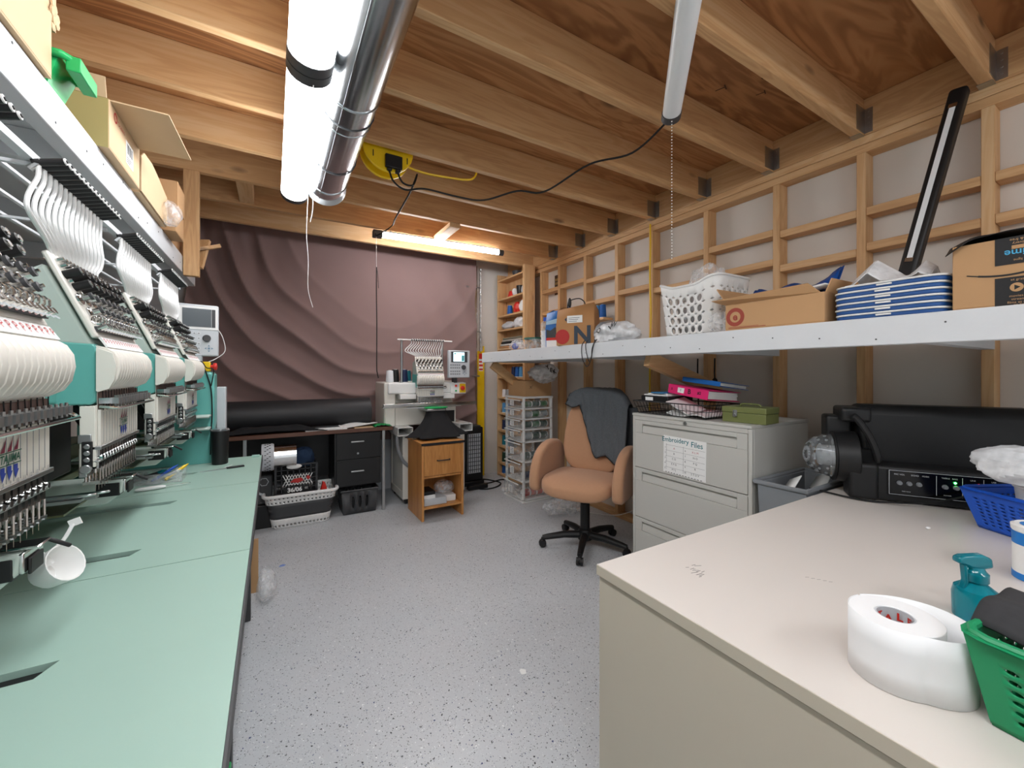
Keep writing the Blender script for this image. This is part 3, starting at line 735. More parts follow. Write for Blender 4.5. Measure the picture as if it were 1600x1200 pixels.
m = MB(); m.bar((-.335, .985, .945), (-.322, .985, .925), .008); m.tube(spline([(-.33, .985, .94), (-.31, .99, .96), (-.30, 1.0, .985)], 4), .003, 6); m.bar((-.305, 1.0, .985), (-.29, 1.0, .99), .003, .012); m.build('cover_spring', m_wplas, em)
# thread stand rails over the machine
for k, (x, z) in enumerate(((-.385, 1.646), (-.435, 1.640), (-.505, 1.640), (-.575, 1.640))):
    MB().bar((x, .3, z), (x, 2.46, z), .016 if k == 0 else .008, .014 if k == 0 else .006).build('thread_rail', m_white, em)
for y in (.32, 1.10, 1.50, 1.97, 2.44): MB().bar((-.385, y, 1.634), (-.66, y, 1.634), .010, .006).build('rail_crosspiece', m_white, em)
for y in (.32, 2.44): MB().bar((-.66, y, 1.31), (-.66, y, 1.64), .02).build('stand_post', m_white, em)
m = MB(); m.box(-.72, -.50, .35, 2.45, 1.3125, 1.318); m.build('cone_tray', m_lgrey, em)
# control panel
cp = MB(); Mc = T((-.331, 2.60, 1.33)) @ RZ(14)
cp.box(-.088, .088, -.02, .035, 0, .262, Mc); pan = cp.build('control_panel', m_lgrey, em, .007, 2)
def cpart(nm, mt, fn, bev=0.):
    m = MB(); fn(m); return m.build(nm, mt, pan, bev)
cpart('screen_bezel', m_wplas, lambda m: m.box(-.078, .082, -.0225, -.0202, .135, .252, Mc), .001)
cpart('screen', m_screen, lambda m: m.box(-.062, .055, -.0245, -.0226, .148, .240, Mc))
cpart('screen_edge_keys', m_dgrey, lambda m: m.box(.057, .072, -.0245, -.0226, .148, .240, Mc))
def dial(m): m.cyl(Mc @ Vector((.036, -.0205, .092)), Mc @ Vector((.036, -.033, .092)), .018, .016, n=24); m.cyl(Mc @ Vector((.028, -.033, .100)), Mc @ Vector((.028, -.036, .100)), .005, n=12)
cpart('jog_dial', m_dgrey, dial)
def keys(m):
    for j, z in enumerate((.115, .090, .062, .040)):
        for i in range(5 if j != 0 else 5): m.box(-.075 + i * .018, -.062 + i * .018, -.0212, -.0203, z - .006, z + .006, Mc)
cpart('keypad', m_white, keys)
def glyphs(m):
    for j, z in enumerate((.115, .090, .062, .040)):
        for i in range(5): m.box(-.072 + i * .018, -.065 + i * .018, -.0216, -.0213, z - .0025, z + .0025, Mc)
cpart('key_marks', m_grey, glyphs)
def arrows(m):
    for a in range(4):
        q = RY(90 * a); 
        m.prism([(-.005, .010), (.005, .010), (0, .019)], -.0213, -.0203, 'y', Mc @ T((.045, 0, .040)) @ q)
    m.box(.040, .050, -.0213, -.0203, .035, .045, Mc)
cpart('arrow_keys', mat('slate blue key', (112, 136, 156), .5), arrows)
m = MB(); m.box(-.35, -.31, 2.57, 2.61, 1.255, 1.332); m.build('panel_bracket', m_lgrey, em)
es = B('stop_box', m_yel, -.300, -.268, 2.50, 2.54, 1.252, 1.30, em, .003)
m = MB(); m.cyl((-.268, 2.52, 1.276), (-.256, 2.52, 1.276), .008, n=12); m.lathe([(.0, .0), (.017, .0), (.019, .006), (.017, .014), (0, .017)], 20, (-.256, 2.52, 1.276), 'x'); m.build('stop_button', m_red, es)
sb = MB(); sb.cyl((-.360, 1.455, 1.29), (-.345, 1.455, 1.29), .012, n=14); k = sb.build('stop_switch', m_black, em)
m = MB(); m.lathe([(0, 0), (.014, 0), (.015, .006), (.012, .014), (0, .016)], 18, (-.345, 1.455, 1.29), 'x'); m.build('stop_button', m_red, k)
m = MB(); m.tube(spline([(-.29, 2.49, 1.27), (-.275, 2.49, 1.22), (-.262, 2.488, 1.16), (-.258, 2.488, 1.05), (-.262, 2.488, .95), (-.265, 2.487, .84)], 5), .003, 6); m.tube(spline([(-.32, 2.49, 1.285), (-.30, 2.485, 1.30), (-.28, 2.485, 1.27), (-.252, 2.485, 1.26), (-.262, 2.488, 1.18)], 5), .0025, 6); m.build('control_cable', m_rub, em)
m = MB(); m.tube(spline([(-.245, 2.60, 1.47), (-.225, 2.60, 1.43), (-.215, 2.60, 1.36), (-.25, 2.59, 1.32), (-.28, 2.55, 1.30)], 5), .0018, 6); m.build('control_cable', m_paper, em)
m = MB(); m.box(-.42, -.262, 2.40, 2.494, 1.03, 1.04); m.box(-.34, -.262, 2.42, 2.494, .97, .98); m.build('side_ledge', m_ggrey, em, .003)

# ------------------------------------------------------------------ machine table
tb = thing('machine_table', 'long mint green table slotted for the embroidery arms', 'table', (-.3, 1.4, 0))
SL = [.885, 1.347, 1.80, 2.268]
def panel(y0, y1, slots, x0=-.655, notch=None):
    p = [(-.05, y0), (-.05, y1)]
    if notch: p += [(-.235, y1), (-.235, 2.485)]; 
    p += [(x0, y1 if not notch else 2.485)]
    for c in sorted(slots, reverse=True): p += [(x0, c + .02), (-.286, c + .02), (-.302, c - .017), (x0, c - .017)]
    p += [(x0, y0)]
    return MB().prism(p[::-1], .772, .80, 'z')
for a, b, sl, nt in ((.22, 1.2265, SL[:1], None), (1.228, 1.9625, SL[1:3], None), (1.964, 2.58, SL[3:], 1)):
    p = panel(a + .0008, b - .0008, sl, notch=nt).build('table_panel', m_mint, tb)
B('edge_trim', m_dgrey, -.0495, -.046, .22, 2.58, .768, .8005, tb, 0)
for c in SL: m = MB(); m.box(-.655, -.27, c - .03, c + .03, .752, .758); m.box(-.654, -.305, c - .0168, c + .0198, .758, .789); m.build('slot_liner', m_black, tb)
m = MB(); m.box(-.62, -.075, .24, .28, .70, .7515); m.box(-.62, -.075, 2.42, 2.46, .70, .7515); m.box(-.11, -.075, .28, 2.42, .71, .7515); m.build('apron', m_dgrey, tb)
for x, y in ((-.115, .26), (-.115, 2.44), (-.60, .26), (-.60, 2.44), (-.115, 1.35)): MB().box(x - .02, x + .02, y - .02, y + .02, 0, .7515).build('leg', m_dgrey, tb, .003)
m = MB(); m.box(-.095, -.06, 2.53, 2.575, .8003, .806); tag(m.build('masking_tape', mat('pale green tape', (150, 186, 176), .6)), 'scrap of pale tape stuck on the far corner of the mint table', 'tape')
# things on the table
tm = thing('tumbler', 'black insulated tumbler standing at the far end of the mint table', 'tumbler', (-.222, 2.44, .8))
MB().lathe([(.030, 0), (.033, .003), (.037, .12), (.039, .162), (.036, .162), (.034, .12), (.028, .006), (0, .006)], 32, (-.222, 2.44, .8002)).build('cup', m_black, tm)
MB().lathe([(0, .010), (.036, .010), (.040, .004), (.040, 0), (0, 0)], 32, (-.222, 2.44, .9625)).build('lid', mat('smoked lid', (96, 100, 102), .15, trans=.4), tm)
sn = thing('thread_snips', 'black handled thread snips lying in front of the tumbler', 'snips', (-.17, 2.31, .8))
Ms = T((-.165, 2.30, .803)) @ RZ(14)
m = MB(); m.box(-.06, .0, -.004, .004, -.002, .002, Ms); m.prism([(-.12, -.001), (-.06, -.005), (-.06, .005)], -.0015, .0015, 'z', Ms); m.build('blade', m_steel, sn)
m = MB(); m.box(-.02, .05, -.009, .009, -.0025, .005, Ms); m.build('handle', m_black, sn, .002)
m = MB(); m.tube(spline([tuple(Ms @ Vector(p)) for p in ((-.03, .0, .004), (0, .02, .006), (.01, .05, .003))], 5), .0012, 5); m.build('spring', m_paper, sn)
tr_ = thing('parts_tray', 'clear plastic tray of small tools on the mint table by the tumbler', 'tray', (-.42, 2.30, .8))
def bxwall(m, x0, x1, y0, y1, z0, z1, t):
    m.box(x0, x1, y0, y1, z0, z0 + t); m.box(x0, x0 + t, y0, y1, z0 + t, z1); m.box(x1 - t, x1, y0, y1, z0 + t, z1); m.box(x0 + t, x1 - t, y0, y0 + t, z0 + t, z1); m.box(x0 + t, x1 - t, y1 - t, y1, z0 + t, z1); return m
bxwall(MB(), -.54, -.32, 2.12, 2.235, .8005, .84, .003).build('shell', m_clearp, tr_)
for nm, mt, a, b, r, lab in (('pen', m_yel, (-.38, 2.16, .808), (-.325, 2.225, .845), .006, 'yellow pen sticking out of the clear tools tray'), ('pen', m_blue, (-.42, 2.15, .808), (-.36, 2.22, .845), .006, 'blue pen lying in the clear tools tray'), ('screwdriver', m_black, (-.50, 2.15, .81), (-.40, 2.17, .835), .008, 'black handled driver lying in the clear tools tray'), ('marker', m_aqua, (-.46, 2.20, .81), (-.385, 2.16, .845), .007, 'teal marker lying across the clear tools tray'), ('brush', m_wplas, (-.40, 2.19, .81), (-.335, 2.14, .842), .006, 'white brush leaning on the rim of the clear tools tray')):
    m = MB(); m.cyl(a, b, r, n=10); d = Vector(b) - Vector(a); m.cyl(Vector(b), Vector(b) + d * .18, r * .75, r * .2, n=10); tag(m.build(nm, mt), lab, nm)
kf = thing('seam_ripper', 'white handled seam ripper lying on the mint table before the clear tray', 'seam ripper', (-.40, 2.06, .8))
Mk = T((-.40, 2.03, .807)) @ RZ(12)
m = MB(); m.sup((0, 0, 0), (.05, .012, .006), (.6, .6), M=Mk); m.v = [(p[0] , p[1], p[2]) for p in m.v]; m = MB(); m.sup((0, 0, 0), (.045, .012, .0065), (.6, .6)); m.v = [tuple(Mk @ Vector(p)) for p in m.v]; m.build('handle', m_wplas, kf)
m = MB(); m.box(.04, .12, -.003, .003, -.0015, .0015, Mk); m.build('blade', m_chrome, kf)
# thread cones on the machine tray, in plastic wrap
def cone(x, y, z, mt, h=.13, r=.034, label='', group=None, wrap=False, axis=None):
    c = thing('thread_cone', label, 'thread cone', (x, y, z), group)
    MB().lathe([(r, .006), (r * 1.02, .012), (r * .86, h * .93), (r * .8, h * .97), (r * .5, h * .97)], 20, (x, y, z)).build('thread', mt, c)
    MB().lathe([(0, 0), (r * 1.0, 0), (r * 1.0, .006), (r * .5, .008), (r * .42, h), (r * .3, h), (r * .28, .01), (0, .01)], 16, (x, y, z)).build('spool', m_wplas, c)
    return c
ordn = ['nearest', 'second', 'third', 'fourth', 'fifth', 'sixth', 'seventh', 'eighth']
for i, y in enumerate((1.02, 1.18, 1.34, 1.52, 1.70, 1.88, 2.06, 2.30)):
    c = cone(-.60, y, 1.3185, th_grey, .20, .046, '%s of the big film wrapped thread cones behind the embroidery heads' % ordn[i].capitalize() if i else 'nearest of the big film wrapped thread cones behind the embroidery heads', 'wrapped cones behind the embroidery heads')
    MB().lathe([(.049, .004), (.050, .02), (.047, .19), (.030, .222), (.02, .222)], 24, (-.60, y, 1.3185)).build('film_wrap', m_clear, c)
    m = MB(); m.mi = 0
    m.lathe([(.0475, .192), (.0465, .196), (.036, .214), (.034, .214)], 24, (-.60, y, 1.3185)); m.mi = 1
    m.text('GUNOLD', .016, face((-.5525, y - .004, 1.517), (.2, 1, 0), (0, 0, 1)), .001, bold=.02)
    m.build('cone_label', [m_paper, m_rink], c)
# ------------------------------------------------------------------ left overhead shelf
ls = thing('wall_shelf', 'white painted overhead shelf above the four head embroidery machine', 'shelf', (-.9, 1.4, 1.83))
MB().box(-.489, -.45, -.9, 3.45, 1.826, 1.925).build('front_rail', m_white, ls, .003)
MB().box(-1.318, -.489, -.9, 3.45, 1.905, 1.9245).build('deck', m_white, ls)
m = MB()
for y in (.3, 1.08, 1.62, 2.3, 3.0, 3.41): MB().box(-1.318, -.49, y - .019, y + .019, 1.826, 1.9045).build('cross_rail', m_white, ls, .002)
MB().box(-1.318, -1.28, -.9, 3.45, 1.78, 1.826).build('wall_ledger', m_white, ls)
m = MB()
for i in range(16): m.cyl((-.4502, .7 + i * .17 + .02 * (i % 3), 1.85 + .02 * (i % 4)), (-.449, .7 + i * .17 + .02 * (i % 3), 1.85 + .02 * (i % 4)), .003, n=6)
m.build('screw_head', m_dgrey, ls)
tag(MB().box(-.447, -.372, 2.99, 3.03, 1.81, 2.428).build('wood_post', WZ, None, .003), 'bare wood post hung from a joist in front of the white overhead shelf end', 'post')
def carton(name, label, x0, x1, y0, y1, z0, z1, mt=None, mi=None, open_=True, flaps=(), group=None, t=.005):
    mt = mt or m_card; mi = mi or m_cardin
    c = thing(name, label, 'box', ((x0 + x1) / 2, (y0 + y1) / 2, z0), group)
    m = MB(); bxwall(m, x0, x1, y0, y1, z0, z1, t)
    if not open_: m.box(x0 + t, x1 - t, y0 + t, y1 - t, z1 - t, z1 - .0005)
    m.build('carton_body', mt, c, .0015)
    for pts in flaps: add_flap(c, pts, mt, mi)
    return c
def add_flap(c, pts, mt, mi):
    p = [Vector(q) for q in pts]; n = (p[1] - p[0]).cross(p[3] - p[0]).normalized() * .004
    m = MB(); m.add([tuple(q) for q in p] + [tuple(q + n) for q in p], [(0, 3, 2, 1), (4, 5, 6, 7), (0, 1, 5, 4), (1, 2, 6, 5), (2, 3, 7, 6), (3, 0, 4, 7)]); return m.build('flap', mt, c)
k = carton('cardboard_box', 'plain cardboard box at the near end of the left overhead shelf, lower of two', -.86, -.44, .70, 1.35, 1.9255, 2.075, m_card2, open_=False)
k2 = carton('cardboard_box', 'torn edged cardboard box stacked on the near end box of the overhead shelf', -.90, -.455, .72, 1.42, 2.0755, 2.34, m_card2, open_=False)
m = MB()
for i in range(14): m.sup((-.454 + R.uniform(-.002, .004), 1.38 + R.uniform(0, .045), 2.08 + R.uniform(0, .05)), (.004, .012, .012), nu=6, nv=4)
m.build('torn_edge', m_card2, k2)
gb = thing('plastic_bin', 'bright green plastic bin peeking out behind the near cardboard boxes', 'bin', (-.58, 1.5, 1.9255))
m = MB()
def frus(m, c, a0, b0, a1, b1, z0, z1, n=1):
    m.add([(c[0] + sx * a0, c[1] + sy * b0, z0) for sx, sy in ((-1, -1), (1, -1), (1, 1), (-1, 1))] + [(c[0] + sx * a1, c[1] + sy * b1, z1) for sx, sy in ((-1, -1), (1, -1), (1, 1), (-1, 1))], [(0, 1, 5, 4), (1, 2, 6, 5), (2, 3, 7, 6), (3, 0, 4, 7), (3, 2, 1, 0)])
frus(m, (-.56, 1.425), .10, .045, .125, .055, 1.9255, 2.005); m.build('tub', m_bgreen, gb, 0, solid=.004)
m = MB(); m.tube([(-.69, 1.365, 2.0), (-.43, 1.365, 2.0), (-.415, 1.38, 2.0), (-.415, 1.475, 2.0), (-.43, 1.485, 2.0), (-.69, 1.485, 2.0)], .010, 6, True); m.box(-.425, -.398, 1.372, 1.478, 1.97, 2.006); m.build('rim', m_bgreen, gb, .003)
# open box with its flap out
k3 = carton('cardboard_box', 'open cardboard box with red logo and shipping label, lid flap sticking out', -.74, -.425, 1.675, 2.0, 1.9255, 2.075, m_card2, flaps=[((-.425, 1.68, 2.075), (-.425, 1.99, 2.075), (-.275, 2.01, 2.082), (-.29, 1.70, 2.085)), ((-.74, 1.675, 2.075), (-.43, 1.675, 2.075), (-.43, 1.66, 2.13), (-.74, 1.66, 2.13)), ((-.43, 2.0, 2.075), (-.74, 2.0, 2.075), (-.74, 2.06, 2.12), (-.43, 2.06, 2.11))])
MB().box(-.742, -.427, 1.6725, 1.6745, 1.926, 2.074).build('side_panel', m_olivecard, k3)
m = MB(); m.mi = 0; F = face((-.4245, 1.73, 2.045), (0, 1, 0), (0, 0, 1))
m.lathe([(.010, 0), (.016, 0), (.016, .0004), (.010, .0004)], 20, (0, 0, 0), 'z', True, F); m.text('7', .02, F, .0006); m.text('Oceano', .022, F @ T((.055, -.004, 0)), .0006); m.build('box_print', m_rink, k3, smooth=0)
m = MB(); m.mi = 0; m.box(-.4247, -.4240, 1.835, 1.915, 1.955, 2.03); m.mi = 1
for i in range(9): m.box(-.4240, -.4237, 1.842 + i * .007, 1.842 + i * .007 + (.002 + .002 * (i % 3)), 1.99, 2.022)
for i in range(3): m.box(-.4240, -.4237, 1.842, 1.88 + .008 * i, 1.962 + i * .007, 1.965 + i * .007)
m.build('shipping_label', [m_paper, m_ink], k3, smooth=0)
k4 = carton('cardboard_box', 'pale cardboard box with torn top behind the open flapped box on the left shelf', -.72, -.43, 2.03, 2.46, 1.9255, 2.06, m_card2)
m = MB(); m.add([(-.428, 2.02, 2.06), (-.428, 2.06, 2.09), (-.428, 2.18, 2.10), (-.428, 2.30, 2.085), (-.428, 2.45, 2.06), (-.428, 2.46, 1.93), (-.428, 2.02, 1.93)] + [(-.424, 2.02, 2.06), (-.424, 2.06, 2.09), (-.424, 2.18, 2.10), (-.424, 2.30, 2.085), (-.424, 2.45, 2.06), (-.424, 2.46, 1.93), (-.424, 2.02, 1.93)], [tuple(range(7)), tuple(range(13, 6, -1))] + [(i, (i + 1) % 7, 7 + (i + 1) % 7, 7 + i) for i in range(7)]); m.build('flap', m_card2, k4)
k5 = carton('cardboard_box', 'small brown carton at the far end of the left shelf, lower of two', -.62, -.40, 2.50, 2.70, 1.9255, 2.04, open_=False)
k6 = carton('cardboard_box', 'small brown carton stacked on another near the wood post', -.60, -.395, 2.51, 2.69, 2.0405, 2.17, open_=False)
m = MB(); m.crumple((-.40, 2.40, 1.972), (.035, .06, .055), 3, .25); tag(m.build('plastic_bag', m_clear), 'small clear bag of white parts hanging at the far end of the left shelf', 'bag')
tag(MB().bar((-.40, 3.06, 1.98), (-.28, 3.09, 2.03), .03, .02).build('wood_offcut', WX), 'short wood stick poking out behind the hanging wood post', 'wood')
tag(MB().bar((-.385, 3.05, 1.87), (-.355, 3.12, 2.06), .05, .02).build('wood_offcut', WZ), 'upright wood offcut jammed behind the hanging wood post', 'wood')
k7 = carton('cardboard_box', 'brown carton behind the hanging wood post at the shelf end', -.66, -.47, 2.80, 3.2, 1.9255, 2.10, open_=False)

# ------------------------------------------------------------------ right shelf
rs = thing('wall_shelf', 'long white painted shelf fixed across the open stud wall', 'shelf', (2.2, 1.6, 1.34))
MB().box(1.76, 1.80, -.9, 3.565, 1.34, 1.435).build('front_rail', m_white, rs, .003)
MB().box(1.80, 2.548, -.9, 3.565, 1.415, 1.434).build('deck', m_white, rs)
m = MB()
for y in (-.4, .45, 1.27, 2.19, 2.97, 3.54): MB().box(1.80, 2.548, y - .02, y + .02, 1.342, 1.4145).build('cross_rail', m_white, rs, .002)
MB().bar((1.86, 3.535, 1.325), (2.345, 3.535, .98), .04, .085).build('brace', WX, rs, .002)
MB().bar((1.86, 1.62, 1.325), (2.545, 1.62, 1.12), .04, .085).build('brace', WX, rs, .002)
m = MB()
for i in range(22): m.cyl((1.7585, -.1 + i * .165, 1.36 + .014 * (i % 4)), (1.7602, -.1 + i * .165, 1.36 + .014 * (i % 4)), .0028, n=6)
m.build('screw_head', m_dgrey, rs)
ZS = 1.4355
# laundry basket
lb = thing('laundry_basket', 'tall white laundry basket with round holes on the right shelf', 'basket', (1.98, 1.30, ZS))
def rr(a, u, k=.42):
    """rounded rectangle, unit half size, u in 0..1"""
    t = 2 * PI * u; c, s = math.cos(t), math.sin(t)
    return math.copysign(abs(c) ** k, c), math.copysign(abs(s) ** k, s)
LX, LY = 2.03, 1.385
def lbw(u, v):
    k = .84 + .16 * v
    x, y = rrp(u, .165 * k, .185 * k, .07 * k)
    e = max(0, abs(y) / k - .05) / .135
    zt = .265 + .035 * (1 - math.cos(PI * min(1, e))) / 2
    return (LX + x, LY + y, ZS + .012 + v * (zt - .012))
def cornered(i, n):
    x, y = rrp((i + .5) / n, .165, .185, .07); return abs(x) > .11 and abs(y) > .13
m = MB(); m.holed(lbw, 28, 5, .33, 14, lambda i, j: j == 4 or cornered(i, 28), .31)
m.build('tub', m_wplas, lb, solid=.003)
m = MB(); m.tube([lbw(i / 80, 1) for i in range(80)], .007, 8, True); m.build('rim', m_wplas, lb)
m = MB(); m.prism([(LX + rrp(i / 40, .138, .155, .058)[0], LY + rrp(i / 40, .138, .155, .058)[1]) for i in range(40)], ZS, ZS + .013, 'z'); m.build('base', m_wplas, lb)
m = MB(); m.tube([(LX - .02 + .055 * math.cos(t), LY + .190, ZS + .262 + .016 * math.sin(t)) for t in [2 * PI * k / 20 for k in range(20)]], .006, 6, True); m.build('handle', m_wplas, lb)
m = MB(); m.crumple((LX, LY, ZS + .095), (.10, .12, .09), 5, .2); tag(m.build('cloth_bundle', m_lgrey), 'pale cloth bundle stuffed inside the white laundry basket', 'cloth')
def bagtop(u, v):
    a = 2 * PI * u; r = .13 * (1 - .35 * v) * (1 + .25 * noise.noise((math.cos(a) * 2, math.sin(a) * 2, v * 2)))
    return (2.04 + r * math.cos(a) * .8, 1.36 + r * .9 * math.sin(a), ZS + .17 + .20 * v + .04 * noise.noise((u * 6, v * 3, 2)))
tag(MB().grid(bagtop, 40, 14, True).build('plastic_bag', m_clear, solid=.001), 'clear plastic bag standing open in the white laundry basket', 'bag')
m = MB(); m.crumple((1.83, 1.16, ZS + .05), (.04, .05, .05), 11, .3); tag(m.build('plastic_bag', m_clear), 'crumpled clear bag on the shelf edge in front of the laundry basket', 'bag')
# open carton with e logo
bc = carton('cardboard_box', 'open brown cardboard box with a red circular logo on the right shelf', 1.775, 2.10, .715, 1.10, ZS, ZS + .115, m_card, flaps=[((1.775, .73, ZS + .115), (1.775, 1.10, ZS + .115), (1.73, 1.14, ZS + .135), (1.75, .76, ZS + .15)), ((1.79, 1.10, ZS + .115), (2.08, 1.10, ZS + .115), (2.06, 1.15, ZS + .20), (1.80, 1.16, ZS + .20)), ((2.08, .715, ZS + .115), (1.79, .715, ZS + .115), (1.80, .70, ZS + .165), (2.07, .70, ZS + .17))])
m = MB(); F = face((1.7747, 1.055, ZS + .058), (0, -1, 0), (0, 0, 1))
m.lathe([(.024, 0), (.041, 0), (.041, .0004), (.024, .0004)], 28, (0, 0, 0), 'z', True, F); m.text('e', .045, F, .0006, bold=.03); m.box(-.03, .13, -.050, -.0475, 0, .0005, F); m.box(-.03, .10, -.045, -.0435, 0, .0005, F); m.build('box_print', mat('rust ink', (150, 62, 46), .6), bc, smooth=0)
m = MB()
def bluf(u, v): return (1.88 + .10 * v, .74 + .34 * u, ZS + .10 + .09 * v + .012 * math.sin(u * 14) * v + .05 * max(0, .14 - u) / .14 * v)
for o_ in (0, .03): m.grid(lambda u, v: tuple(Vector(bluf(u, v)) + Vector((o_, 0, o_ * .3))), 24, 6)
tag(m.build('poly_mailer', mat('navy poly film', (18, 72, 146), .35), solid=.003), 'blue poly mailer sticking up from the open logo box', 'mailer')
m = MB(); m.add([(1.84, .74, ZS + .155), (1.84, 1.04, ZS + .12), (2.06, 1.04, ZS + .125), (2.06, .74, ZS + .16)], [(0, 1, 2, 3)]); tag(m.build('paper_sheet', m_paper, solid=.008), 'white papers lying on top inside the open logo box', 'paper')
m = MB(); m.box(1.80, 2.06, .74, 1.08, ZS + .006, ZS + .095); tag(m.build('cloth_stack', m_black, None, .01), 'dark folded goods filling the open logo box', 'goods')
# collapsed blue and white crates
cr_ = None
pos = ['bottom', 'second from the bottom', 'third from the bottom', 'third from the top', 'second from the top', 'top']
for i in range(6):
    lab = '%s of the collapsed blue crates with white rims on the right shelf' % pos[i]
    if cr_ is None:
        cr_ = thing('collapsible_crate', lab, 'crate', (0, 0, 0), 'stack of collapsed blue crates', local=True)
        def ring(a, b, z0, z1, k=.32):
            m = MB(); pts = [rr(1, q / 56, k) for q in range(56)]
            m.prism([(a * p[0], b * p[1]) for p in pts], z0, z1, 'z'); return m
        ring(.151, .149, .0, .0130).build('folded_wall', mat('denim blue plastic', (22, 74, 136), .45), cr_, .003, 2)
        ring(.154, .152, .0132, .0198).build('rim', m_wplas, cr_, .003, 2)
        m = MB()
        for sy in (-1, 1):
            m.box(-.05, .05, sy * .158 - .006, sy * .158 + .006, .0015, .0185)
        m.build('handle', m_black, cr_, .002)
        MB().box(-.1555, -.1495, -.02, .02, .006, .0115).build('hinge', m_wplas, cr_, .001)
        cr_.location = (1.925, .545, ZS)
    else:
        c = copy_tree(cr_, None, None, lab); c.location = (1.925 + R.uniform(-.002, .002), .545 + R.uniform(-.003, .003), ZS + i * .0204)
m = MB()
def wb(u, v):
    def tent(a, b, w): return max(0, 1 - (abs(u - a) + .8 * abs(v - b)) / w)
    return (1.80 + .26 * v, .44 + .22 * u, ZS + .126 + .095 * tent(.72, .35, .45) + .06 * tent(.12, .3, .28) + .012 * abs(noise.noise((u * 3, v * 3, 3))))
tag(MB().grid(wb, 34, 26).build('plastic_bag', m_bag, smooth=25, solid=.002), 'white plastic bag lying on the stack of blue crates', 'bag')
# parcel box
ab = carton('parcel_box', 'delivery parcel box with black printed tape at the right end of the shelf', 1.795, 2.12, .06, .388, ZS, ZS + .195, m_card, open_=False)
F = face((1.7945, .388, ZS), (0, -1, 0), (0, 0, 1))
m = MB(); m.mi = 0; m.box(.085, .175, .0, .082, 0, .0006, F); m.box(.085, .175, .118, .195, 0, .0006, F)
ps = [(.03 + .16 * t, .107 - .018 * math.sin(PI * (t * .85 + .1)) ) for t in [q / 14 for q in range(15)]]
for q in range(14): m.bar(F @ Vector((ps[q][0], ps[q][1], .0006)), F @ Vector((ps[q + 1][0], ps[q + 1][1], .0006)), .0012, .005 if 1 < q < 12 else .003)
m.mi = 1
up = F @ T((.133, .150, .0006)) @ RZ(180)
m.text('prime', .026, up, .0004, bold=.01)
up2 = face((0, 0, 0), (1, 0, 0), (0, 1, 0))
m.mi = 2
F2 = F @ T((.133, .0, .0006))
m.text('movies & tv', .009, F2 @ T((0, .028, 0)), .0004); m.text('streaming', .009, F2 @ T((0, .019, 0)), .0004); m.text('films et series', .009, F2 @ T((0, .010, 0)), .0004); m.text('en ligne', .009, F2 @ T((0, .003, 0)), .0004)
m.text('et gratuite', .009, F2 @ T((0, .074, 0)), .0004)
m.text('fast & free', .010, F2 @ T((0, .186, 0)) @ RZ(180), .0004); m.text('delivery', .010, F2 @ T((0, .176, 0)) @ RZ(180), .0004)
m.text('en ligne', .009, F2 @ T((0, .129, 0)) @ RZ(180), .0004)
m.lathe([(0, 0), (.0125, 0), (.0125, .0006), (0, .0006)], 20, (0, 0, 0), 'z', False, F2 @ T((-.008, .052, 0))); m.box(-.017, .012, .160, .170, 0, .0006, F2)
m.mi = 0; m.prism([(-.012, .045), (-.001, .052), (-.012, .059)], .0006, .001, 'z', F2)
m.build('tape_print', [m_ink, mat('sky ink', (70, 170, 215), .6), m_card], ab, smooth=0)
def flapb(u, v): return (1.78 + .34 * u, .40 - .34 * v, ZS + .1975 + .02 * abs(noise.noise((u * 3, v * 3, 8))) + .014 * math.sin(u * 9 + v * 4) ** 2 - .03 * max(0, .15 - v) / .15 * max(0, .3 - u) / .3)
tag(MB().grid(flapb, 24, 22).build('plastic_bag', m_black, smooth=25, solid=.002), 'black plastic bag lying on the delivery parcel box', 'bag')
# long black lamp leaning on the studs
bt = thing('tube_lamp', 'unlit black strip lamp leaning against the studs behind the blue crates', 'lamp', (2.31, .63, 1.45))
P0, P1 = Vector((2.27, .66, 1.47)), Vector((2.50, .518, 2.44)); dv = (P1 - P0).normalized()
upv = Vector((-1, 0, .2))
m = MB(); m.bar(P0, P1, .058, .05, upv); m.build('housing', m_black, bt, .012, 3)
nv = dv.cross(upv).normalized().cross(dv).normalized()
m = MB(); m.bar(P0 + dv * .26 + nv * .0262, P1 - dv * .09 + nv * .0262, .018, .004, upv); m.build('diffuser', m_diff, bt)
m = MB(); m.bar(P0 + dv * .245 + nv * .027, P0 + dv * .262 + nv * .027, .026, .005, upv); m.build('clip', m_chrome, bt); m = MB(); m.bar(P1 - dv * .092 + nv * .027, P1 - dv * .075 + nv * .027, .026, .005, upv); m.build('clip', m_chrome, bt)
# bags at the far part of the shelf
ob = thing('paper_bag', 'brown paper shopping bag lettered ON with a white address label', 'bag', (1.87, 2.28, ZS))
def pbag(m, c, hx, hy, h, M, top=.02):
    vs = []
    for z, k in ((0, 1), (.5, 1.02), (1, .98)):
        for sx, sy in ((-1, -1), (1, -1), (1, 1), (-1, 1)): vs.append(tuple(M @ Vector((sx * hx * k * (1 if z < .9 else .8), sy * hy * k, z * h + (top * sx * sy if z == 1 else 0)))))
    f = [(3, 2, 1, 0)]
    for a in (0, 4):
        f += [(a + i, a + (i + 1) % 4, a + 4 + (i + 1) % 4, a + 4 + i) for i in range(4)]
    return m.add(vs, f)
Mb = T((1.87, 2.25, ZS + .001)) @ RZ(32)
pbag(MB(), 0, .07, .135, .27, Mb).build('bag_body', m_kraft, ob, solid=.002)
Fb = Mb @ face((-.072, .135, 0), (0, -1, 0), (0, 0, 1))
